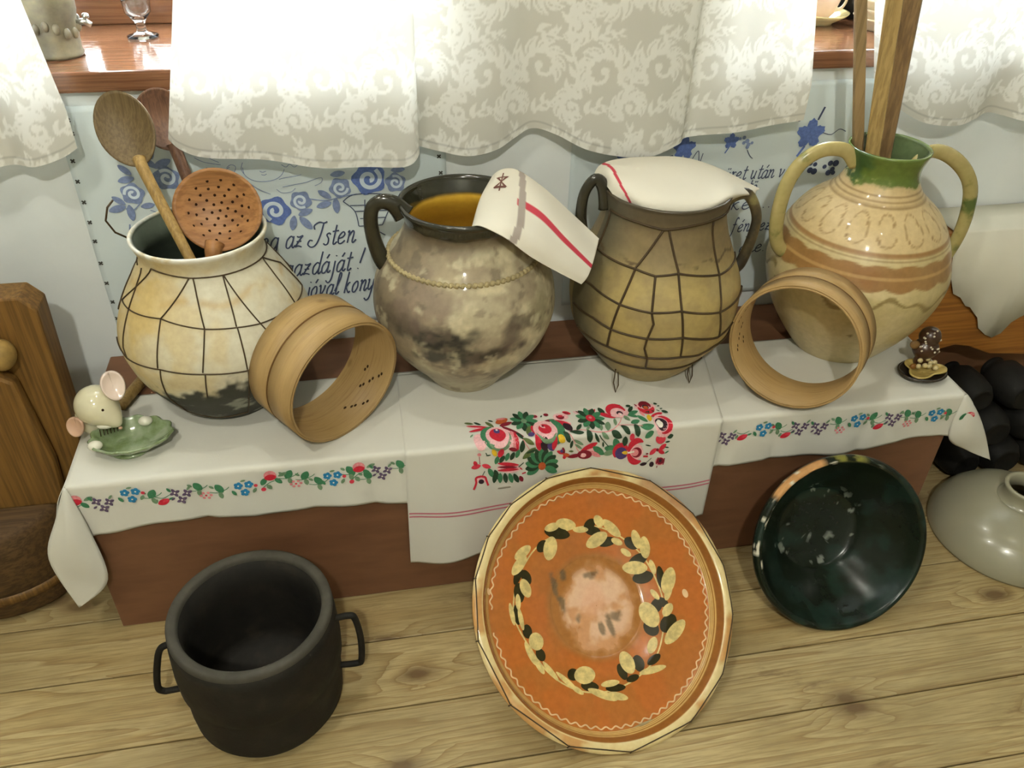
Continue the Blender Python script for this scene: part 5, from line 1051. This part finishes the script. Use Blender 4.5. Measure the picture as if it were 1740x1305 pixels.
LV = [('L', 330, 325, 75, 38, 20), ('L', 300, 372, 85, 40, 35), ('D', 283, 412, 70, 30, 50), ('D', 315, 432, 36, 60, 10), ('L', 298, 475, 40, 74, 5), ('D', 266, 485, 40, 74, -10), ('L', 452, 345, 85, 58, 60), ('D', 420, 325, 50, 40, 30), ('D', 500, 290, 100, 46, -25), ('L', 485, 258, 60, 32, 0), ('L', 548, 264, 78, 44, -25), ('D', 648, 300, 55, 40, 30), ('L', 662, 374, 90, 52, 12), ('D', 702, 396, 76, 38, -8), ('L', 692, 296, 34, 52, 20), ('L', 738, 345, 90, 40, -58), ('D', 655, 330, 60, 36, -20), ('L', 604, 308, 60, 24, -15), ('L', 828, 428, 34, 78, 0), ('L', 853, 475, 40, 88, -12), ('D', 803, 438, 60, 44, -50), ('D', 810, 520, 76, 46, 10), ('L', 788, 548, 92, 52, -20), ('D', 808, 600, 76, 50, -8), ('D', 877, 628, 30, 92, -10), ('L', 903, 652, 100, 56, 55), ('L', 890, 690, 80, 30, 55), ('D', 820, 738, 60, 44, 40), ('L', 778, 765, 66, 104, 8), ('D', 765, 822, 52, 66, 20), ('D', 838, 828, 76, 58, 30), ('L', 850, 872, 112, 50, 28), ('L', 856, 772, 54, 36, 35), ('L', 740, 892, 62, 36, 45), ('D', 722, 950, 60, 30, 15), ('L', 700, 988, 104, 26, -5), ('L', 613, 922, 52, 86, 0), ('D', 578, 950, 34, 62, 0), ('D', 656, 942, 42, 62, -10), ('D', 608, 990, 50, 26, 0), ('L', 422, 905, 80, 64, -10), ('D', 376, 885, 44, 44, 0), ('D', 425, 955, 66, 36, -25), ('D', 525, 1000, 74, 28, -15), ('L', 462, 1005, 110, 28, -38), ('L', 520, 1034, 76, 28, -30), ('L', 510, 975, 70, 24, -10), ('L', 340, 900, 96, 20, -58), ('L', 290, 838, 84, 20, -68), ('L', 370, 950, 50, 20, -50), ('L', 273, 702, 56, 66, 0), ('D', 250, 650, 36, 52, -10), ('D', 273, 760, 34, 50, 10), ('L', 234, 740, 24, 94, 8), ('L', 252, 800, 22, 70, 14), ('D', 230, 570, 26, 74, -10), ('L', 210, 560, 18, 84, -6), ('L', 240, 592, 18, 84, -6), ('L', 250, 520, 20, 60, -15), ('L', 830, 690, 20, 50, 20), ('L', 858, 570, 22, 60, 0), ('D', 850, 735, 30, 50, 30), ('L', 770, 470, 46, 24, -50), ('L', 745, 410, 46, 26, -40)]
for k, X, Y, w_, h_, an in LV:
    x, y = pm(X, Y); stitch('painted_leaf', [(leaf2d(x, y, 1.15 * w_ / 551.5 * .239, 1.15 * h_ / 609 * .239, D(an), 10, .3), 0)], psf, [M_lleaf if k == 'L' else M_dleaf], pb, .0007 + (.0004 if k == 'L' else 0))
stem = [(250, 470), (215, 580), (240, 720), (285, 850), (370, 950), (480, 1000), (600, 1000), (720, 955), (800, 860), (850, 740), (855, 620), (830, 500), (770, 400), (690, 325), (600, 295), (500, 295), (400, 320), (320, 380), (262, 450)]
stitch('painted_stem', [(line2d([pm(*q) for q in stem], .0026, 120), 0)], psf, [M_lleaf], pb, .0005)
stitch('slip_drop', [(disc2d(*pm(952, 730), .0052, .008), 0)], psf, [M_slip], pb, .0006); stitch('slip_drop', [(disc2d(*pm(142, 438), .0035, .006), 0)], psf, [M_slip], pb, .0006)
wa = [math.atan2(*reversed(pm(X, Y))) for X, Y in ((700, 70), (505, 60), (325, 118), (190, 215), (102, 375), (52, 615), (105, 880), (255, 1108), (468, 1238), (752, 1250), (968, 1128), (1112, 895), (1153, 670), (1085, 395), (940, 200))]
wp = []
for i, a in enumerate(wa):
    a2 = wa[(i + 1) % len(wa)]; d = (a2 - a) % (2 * PI); p0 = np.array((.2375 * math.cos(a), .2375 * math.sin(a), -.001)); p1 = np.array((.2375 * math.cos(a2), .2375 * math.sin(a2), -.001))
    for t in np.linspace(0, 1, 8, endpoint=False): q = p0 * (1 - t) + p1 * t; q[2] = pz_(math.hypot(q[0], q[1])) + .0012; wp.append(q)
V, F = tubegeo(np.array(wp), .0011, 5, True); gw = [(V, F)]
for i, a in enumerate(wa): gw.append(tubegeo([(.2365 * math.cos(a), .2365 * math.sin(a), .0005), (.2400 * math.cos(a), .2400 * math.sin(a), -.006), (.222 * math.cos(a), .222 * math.sin(a), -.026), (.18 * math.cos(a + .1), .18 * math.sin(a + .1), -.060)], .0011, 5))
joined('binding_wire', gw, M_wire, pb)

# dark green bowl with chipped rim
n_ = Vector((-.0364, -.8908, .453)).normalized(); C_ = Vector((.8252, .9494 - .008, .1530))
gb = thing('glazed_bowl', 'deep black-green glazed bowl with chipped rim leaning on its side', 'bowl', C_)
up_ = (Vector((0, 0, 1)) - n_ * n_.z).normalized(); rt_ = up_.cross(n_); Mx = Matrix((rt_, up_, n_)).transposed(); gb.rotation_mode = 'QUATERNION'; gb.rotation_quaternion = Mx.to_quaternion()
GIN = [(.001, -.112), (.05, -.111), (.078, -.106), (.092, -.092), (.120, -.060), (.142, -.030), (.152, -.012), (.157, -.003), (.162, 0.0), (.1675, -.002), (.1702, -.008)]
GOUT = [(.1700, -.016), (.163, -.022), (.154, -.030), (.13, -.07), (.095, -.108), (.082, -.122), (.080, -.130), (.072, -.130), (.070, -.124), (.001, -.124)]
GP = [(max(a, .001), b_) for a, b_ in crv(GIN, 70).tolist()]; ng = len(GP)
def colg(V):
    r = np.hypot(V[:, 0], V[:, 1]); a = np.degrees(np.arctan2(V[:, 1], V[:, 0])); n = fbm(V, 20); n2 = fbm(V, 70)
    C = np.tile(rgba('#161d14', .24), (len(V), 1)); C = cmix(C, rgba('#1e2f28', .22), sstep(.48, .64, n) * .7)
    rimz = sstep(.154, .160, r)
    ch = sstep(101, 106, a) * sstep(144, 139, a) * sstep(.1580, .1600, r + (n2 - .5) * .005); C = cmix(C, rgba('#b98a58', .8), ch)
    ol = sstep(72, 80, a) * sstep(108, 101, a) * sstep(.158, .162, r); C = cmix(C, rgba('#7d7a38', .35), ol * sstep(.40, .55, n2))
    chip = rimz * sstep(.71, .74, fbm(V + 1, 60)); C = cmix(C, rgba('#c9c4b0', .8), chip * (sstep(60, 80, a) * sstep(215, 200, a) + (a < -150) * 1.0).clip(0, 1))
    fl_ = sstep(.66, .70, fbm(V + 7, 60)) * sstep(.10, .08, r); C = cmix(C, rgba('#7e8478', .7), fl_ * .8)
    ou = np.zeros(len(V)); ou[ng * 160:] = 1; C = cmix(C, rgba('#1a1a12', .4), ou); C = cmix(C, rgba('#bfb8a0', .8), ou * sstep(.66, .70, fbm(V + 2, 40)) * sstep(.12, .16, r))
    return C
lathe('bowl_body', GP + GOUT, M_darkgl, gb, 160, colfn=colg)

# white glass lampshade
M_milk = NB('milk_glass'); M_milk.p.inputs['Subsurface Weight'].default_value = .15; M_milk.p.inputs['Subsurface Radius'].default_value = (.03, .03, .02); M_milk = M_milk.fin('#98947e', .25, .5, .15)
ls = thing('lampshade', 'domed white glass lampshade lying rim down by the bench end', 'lampshade', (1.302, 1.045, .0008))
lathe('dome', [(.156, .0), (.159, .001), (.160, .006), (.157, .024), (.147, .046), (.128, .068), (.103, .085), (.075, .096), (.058, .100), (.052, .101), (.048, .098), (.072, .091), (.10, .080), (.124, .063), (.142, .042), (.152, .022), (.155, .006), (.156, .0)], M_milk, ls, 96)
lathe('neck', [(.050, .099), (.044, .103), (.042, .112), (.044, .124), (.047, .130), (.046, .134), (.041, .135), (.037, .131), (.036, .118), (.037, .104), (.046, .097)], M_milk, ls, 64)

# old wooden bin at the left
M_bin = wood('dark_brown_bin_wood', '#7d5c2c', '#6a4c24', '#3b2913', 2, .7, .5, True, .3, False); M_bin2 = wood('bark_brown_log', '#5d4526', '#49361e', '#2a1d10', 0, .9, .7, True, .3, False)
bn = thing('wooden_bin', 'old brown wooden bin with chamfered back board on a round log base', 'bin', (-.72, 1.29, .0006))
def prism(name, poly, y0, y1, mat, parent, bev=.004):
    n = len(poly); V = [(x, y0, z) for x, z in poly] + [(x, y1, z) for x, z in poly]
    F = [tuple(range(n)), tuple(range(2 * n - 1, n - 1, -1))] + [(i, n + i, n + (i + 1) % n, (i + 1) % n) for i in range(n)]
    o = mesh(name, V, F, mat, parent, smooth=False); bm = bmesh.new(); bm.from_mesh(o.data); bmesh.ops.recalc_face_normals(bm, faces=bm.faces); bm.to_mesh(o.data); bm.free()
    md = o.modifiers.new('bevel', 'BEVEL'); md.width = bev; md.segments = 2; return o
prism('back_board', [(-.19, .20), (.196, .20), (.203, .48), (.207, .590), (.186, .614), (-.16, .614), (-.19, .59)], -.035, .02, M_bin, bn)
prism('front_panel', [(-.185, .20), (.150, .20), (.158, .30), (.145, .475), (.12, .495), (-.185, .495)], -.062, -.036, M_bin, bn, .008)
V, F = ellip((.140, -.055, .525), (.022, .026, .026), 20, 12); mesh('knob', V, F, plain('worn_knob_wood', '#8f7440', .5, .3, .3, 30), bn)
lathe('log_base', [(.001, 0), (.135, 0), (.147, .012), (.150, .05), (.146, .07), (.150, .085), (.151, .15), (.147, .19), (.138, .205), (.001, .206)], M_bin2, bn, 64)
lathe('hoop', [(.1505, .048), (.154, .050), (.154, .066), (.1505, .068)], M_bin, bn, 64)

# low wooden shelf with scalloped cloth, right
M_orange = wood('orange_brown_wood', '#a9702f', '#966029', '#653e1b', 0, .8, .4, True, .4, False)
sh = thing('side_table', 'orange-brown wooden side table against the wall behind the dotted figurine', 'table', (1.49, 1.415, 0))
box('table_top', (-.355, .36, -.058, .056, .535, .558), M_orange, sh, .004)
prism('apron', [(-.345, .535), (-.345, .290), (-.31, .278), (-.25, .262), (-.20, .274), (-.16, .266), (-.10, .240), (.02, .226), (.12, .240), (.30, .25), (.345, .30), (.345, .535)], -.052, -.030, M_orange, sh, .003)
box('dark_backing', (-.345, .345, .040, .052, .02, .535), M_brown, sh)  # added dark board that keeps the gap below the apron dark
for lx in (-.345, .31): box('leg', (lx, lx + .035, -.030, .05, .001, .535), M_orange, sh, .003)
sc = thing('scalloped_cloth', 'white scalloped cloth draped with its point over the side table', 'tablecloth', (1.40, 1.415, .5585))
pts = [(-.216, 0), (-.205, -.055), (-.195, -.092), (-.172, -.140), (-.152, -.150), (-.133, -.172), (-.120, -.180), (-.102, -.198), (-.090, -.206), (-.076, -.238), (-.050, -.256), (-.030, -.266), (-.012, -.258), (.002, -.230), (.018, -.214), (.040, -.202), (.060, -.196), (.085, -.18), (.11, -.165), (.14, -.15), (.17, -.12), (.20, -.09), (.23, -.05), (.25, 0)]
Vc = []; Fc = []
for x, z in pts: Vc += [(x, -.0615 - .002 * math.sin(x * 40), z + .002 * math.sin(x * 300) if z else .002), (x, -.0615 - .002 * math.sin(x * 40), z * .5), (x, -.0615, .001), (x, -.056, .0025), (x, .0, .0022), (x, .055, .0022)]
for i in range(len(pts) - 1):
    for q in range(5): Fc.append((6 * i + q, 6 * i + q + 1, 6 * i + 7 + q, 6 * i + 6 + q))
o = mesh('cloth', Vc, Fc, M_linen2, sc); solid(o, .001)

# stack of black jars lying under the side table
M_blk = plain('black_fired_clay', '#141310', .7, .25, .25, 25)
for i, (x, y, z, r, lab) in enumerate((
    (1.300, 1.205, .046, .046, 'black clay jar on the floor, leftmost under the side table'), (1.396, 1.200, .050, .048, 'black clay jar on the floor, second under the side table'), (1.497, 1.205, .049, .048, 'black clay jar on the floor beside the frame edge'),
    (1.347, 1.210, .130, .046, 'black clay jar in the second row, left of its row'), (1.446, 1.212, .134, .050, 'black clay jar in the second row, right of its row'),
    (1.300, 1.240, .206, .040, 'upper black clay jar nearest the figurine dish'), (1.396, 1.225, .214, .046, 'topmost black clay jar under the orange apron'))):
    t = thing('clay_jar', lab, 'jar', (x, y, z + .0005), (PI / 2, 0, 0), 'black jars stacked under the side table')
    lathe('body', [(.001, .004), (r * .55, .002), (r * .62, 0), (r * .70, .004), (r * .92, .020), (r, .05), (r * .95, .085), (r * .6, .105), (r * .55, .115), (r * .62, .120), (r * .45, .118), (r * .4, .10), (.001, .02)], M_blk, t, 40)
    t.rotation_euler = (-PI / 2, 0, 0)

# ------------------------------------------------------------------ things on the window sills
M_stein = NB('shaded_grey_brown_stoneware'); _n = M_stein.noise(scale=24, detail=5); M_stein.bump(_n, .4, .004); M_stein = M_stein.fin(M_stein.ramp(_n, [(.3, '#4c4638'), (.5, '#6a624e'), (.7, '#877d62')]), .35, .5)  # stoneware tones lowered so the colour carries the backlit shade
M_pewter = plain('polished_pewter', '#b9b8b0', .2, .5, .05, 20, .9)
tk = thing('stoneware_tankard', 'grey-brown relief tankard with pewter rim on the left sill', 'tankard', (-.462, 1.560, .8966))
lathe('body', [(.001, 0), (.036, 0), (.038, .004), (.036, .008), (.037, .03), (.039, .04), (.0385, .055), (.042, .07), (.043, .1), (.044, .118), (.040, .119), (.036, .06), (.034, .012), (.001, .010)], M_stein, tk, 48)
lathe('pewter_rim', [(.044, .112), (.0465, .114), (.0465, .121), (.040, .122), (.0395, .116)], M_pewter, tk, 48)
joined('relief_band', [ellip((.0385 * math.cos(a), .0385 * math.sin(a), .045 + .008 * math.sin(3 * a)), (.006, .006, .009), 8, 6) for a in np.linspace(0, 2 * PI, 16, endpoint=False)], M_stein, tk)
handle('handle', [(-.040, -.005, .10), (-.062, -.01, .098), (-.066, -.01, .06), (-.055, -.008, .03), (-.036, -.005, .028)], .006, M_stein, tk, 1.3)
tube('spout', [(.036, 0, .050), (.050, 0, .052), (.060, 0, .046)], .005, M_pewter, tk, 10); mesh('spout_knob', *ellip((.054, 0, .060), (.006, .005, .005), 10, 8), M_pewter, tk)
M_clear = NB('clear_glass'); M_clear.p.inputs['Transmission Weight'].default_value = 1.0; M_clear.p.inputs['IOR'].default_value = 1.45; M_clear = M_clear.fin('#f2f4f2', .02, .5)
gl_ = thing('glass_goblet', 'small clear glass goblet with red rim standing on the left sill', 'glass', (-.348, 1.665, .8966))
lathe('glass_body', [(.001, 0), (.026, 0), (.027, .003), (.010, .008), (.007, .022), (.012, .030), (.022, .042), (.024, .060), (.022, .075), (.0205, .075), (.0225, .060), (.020, .043), (.010, .032), (.001, .031)], M_clear, gl_, 40)
lathe('red_rim', [(.0225, .072), (.0232, .074), (.0225, .080), (.0205, .080), (.0205, .073)], plain('red_glass_rim', '#b5333a', .1, .5), gl_, 40)
M_cup = plain('cream_cup_glaze', '#d2bfa0', .15, .5, .08, 20, 0, .4); M_saucerrim = plain('yellow_cream_glaze', '#cdbd86', .15, .5, .08, 20, 0, .4)
sa = thing('saucer', 'cream saucer under the pink cup on the right sill', 'saucer', (.945, 1.655, .8966))
lathe('saucer_body', [(.001, 0), (.028, 0), (.030, .004), (.045, .012), (.056, .020), (.0575, .023), (.0545, .0225), (.043, .0155), (.028, .0085), (.001, .007)], M_saucerrim, sa, 56)
cu = thing('cup', 'small pinkish cream cup standing on its saucer on the right sill', 'cup', (.945, 1.655, .9052))
lathe('cup_body', [(.001, 0), (.018, 0), (.020, .004), (.028, .015), (.034, .035), (.036, .052), (.034, .0525), (.031, .036), (.025, .016), (.001, .006)], plain('pink_cream_glaze', '#c9aa94', .15, .5, .06, 20, 0, .4), cu, 48)
handle('handle', [(.030, 0, .042), (.046, 0, .044), (.052, 0, .032), (.044, 0, .018), (.026, 0, .014)], .0032, M_cup, cu, 1.2)
for q in range(3):
    d_ = thing('stacked_dish', ('lowest', 'middle', 'top')[q] + ' of three cream dishes stacked on the right sill', 'dish', (1.045, 1.60, .8966 + .0165 * q), group='cream dishes stacked on the right sill')
    lathe('dish_body', [(.001, 0), (.030, 0), (.032, .004), (.048, .020), (.052, .024), (.050, .0245), (.046, .0205), (.030, .0065), (.001, .006)], M_cup, d_, 48)
dk = thing('dark_vase', 'black vase standing behind the cup on the right sill', 'vase', (1.060, 1.705, .8966))
lathe('vase_body', [(.001, 0), (.045, 0), (.048, .005), (.062, .05), (.064, .09), (.050, .14), (.038, .17), (.042, .19), (.038, .19), (.034, .17), (.046, .14), (.058, .09), (.04, .01), (.001, .01)], M_blk, dk, 48)

# ------------------------------------------------------------------ pieces that belong to a part become its sub-parts
def nest(root, body, names):
    ch = list(root.children); p = [c for c in ch if c.name.split('.')[0] == body][0]
    for c in ch:
        if c.name.split('.')[0] in names: c.parent = p
nest(md_, 'mouse_body', ('ear', 'eye', 'nose', 'snout_tuft', 'whisker_strokes'))
nest(hd, 'figure_body', ('ear', 'white_dots'))
nest(sk, 'spoon_head', ('drilled_holes',))
nest(pb, 'bowl_body', ('painted_leaf', 'painted_stem', 'wavy_slip_line', 'slip_drop'))
for q in (s1, s2): nest(q, 'inner_hoop', ('stitch_holes',))
nest(towel, 'cloth', ('embroidered_flower', 'embroidered_leaf', 'embroidered_bud', 'embroidered_branch', 'embroidered_tulip', 'stripe'))
nest(runner, 'cloth', ('embroidered_sprig',))
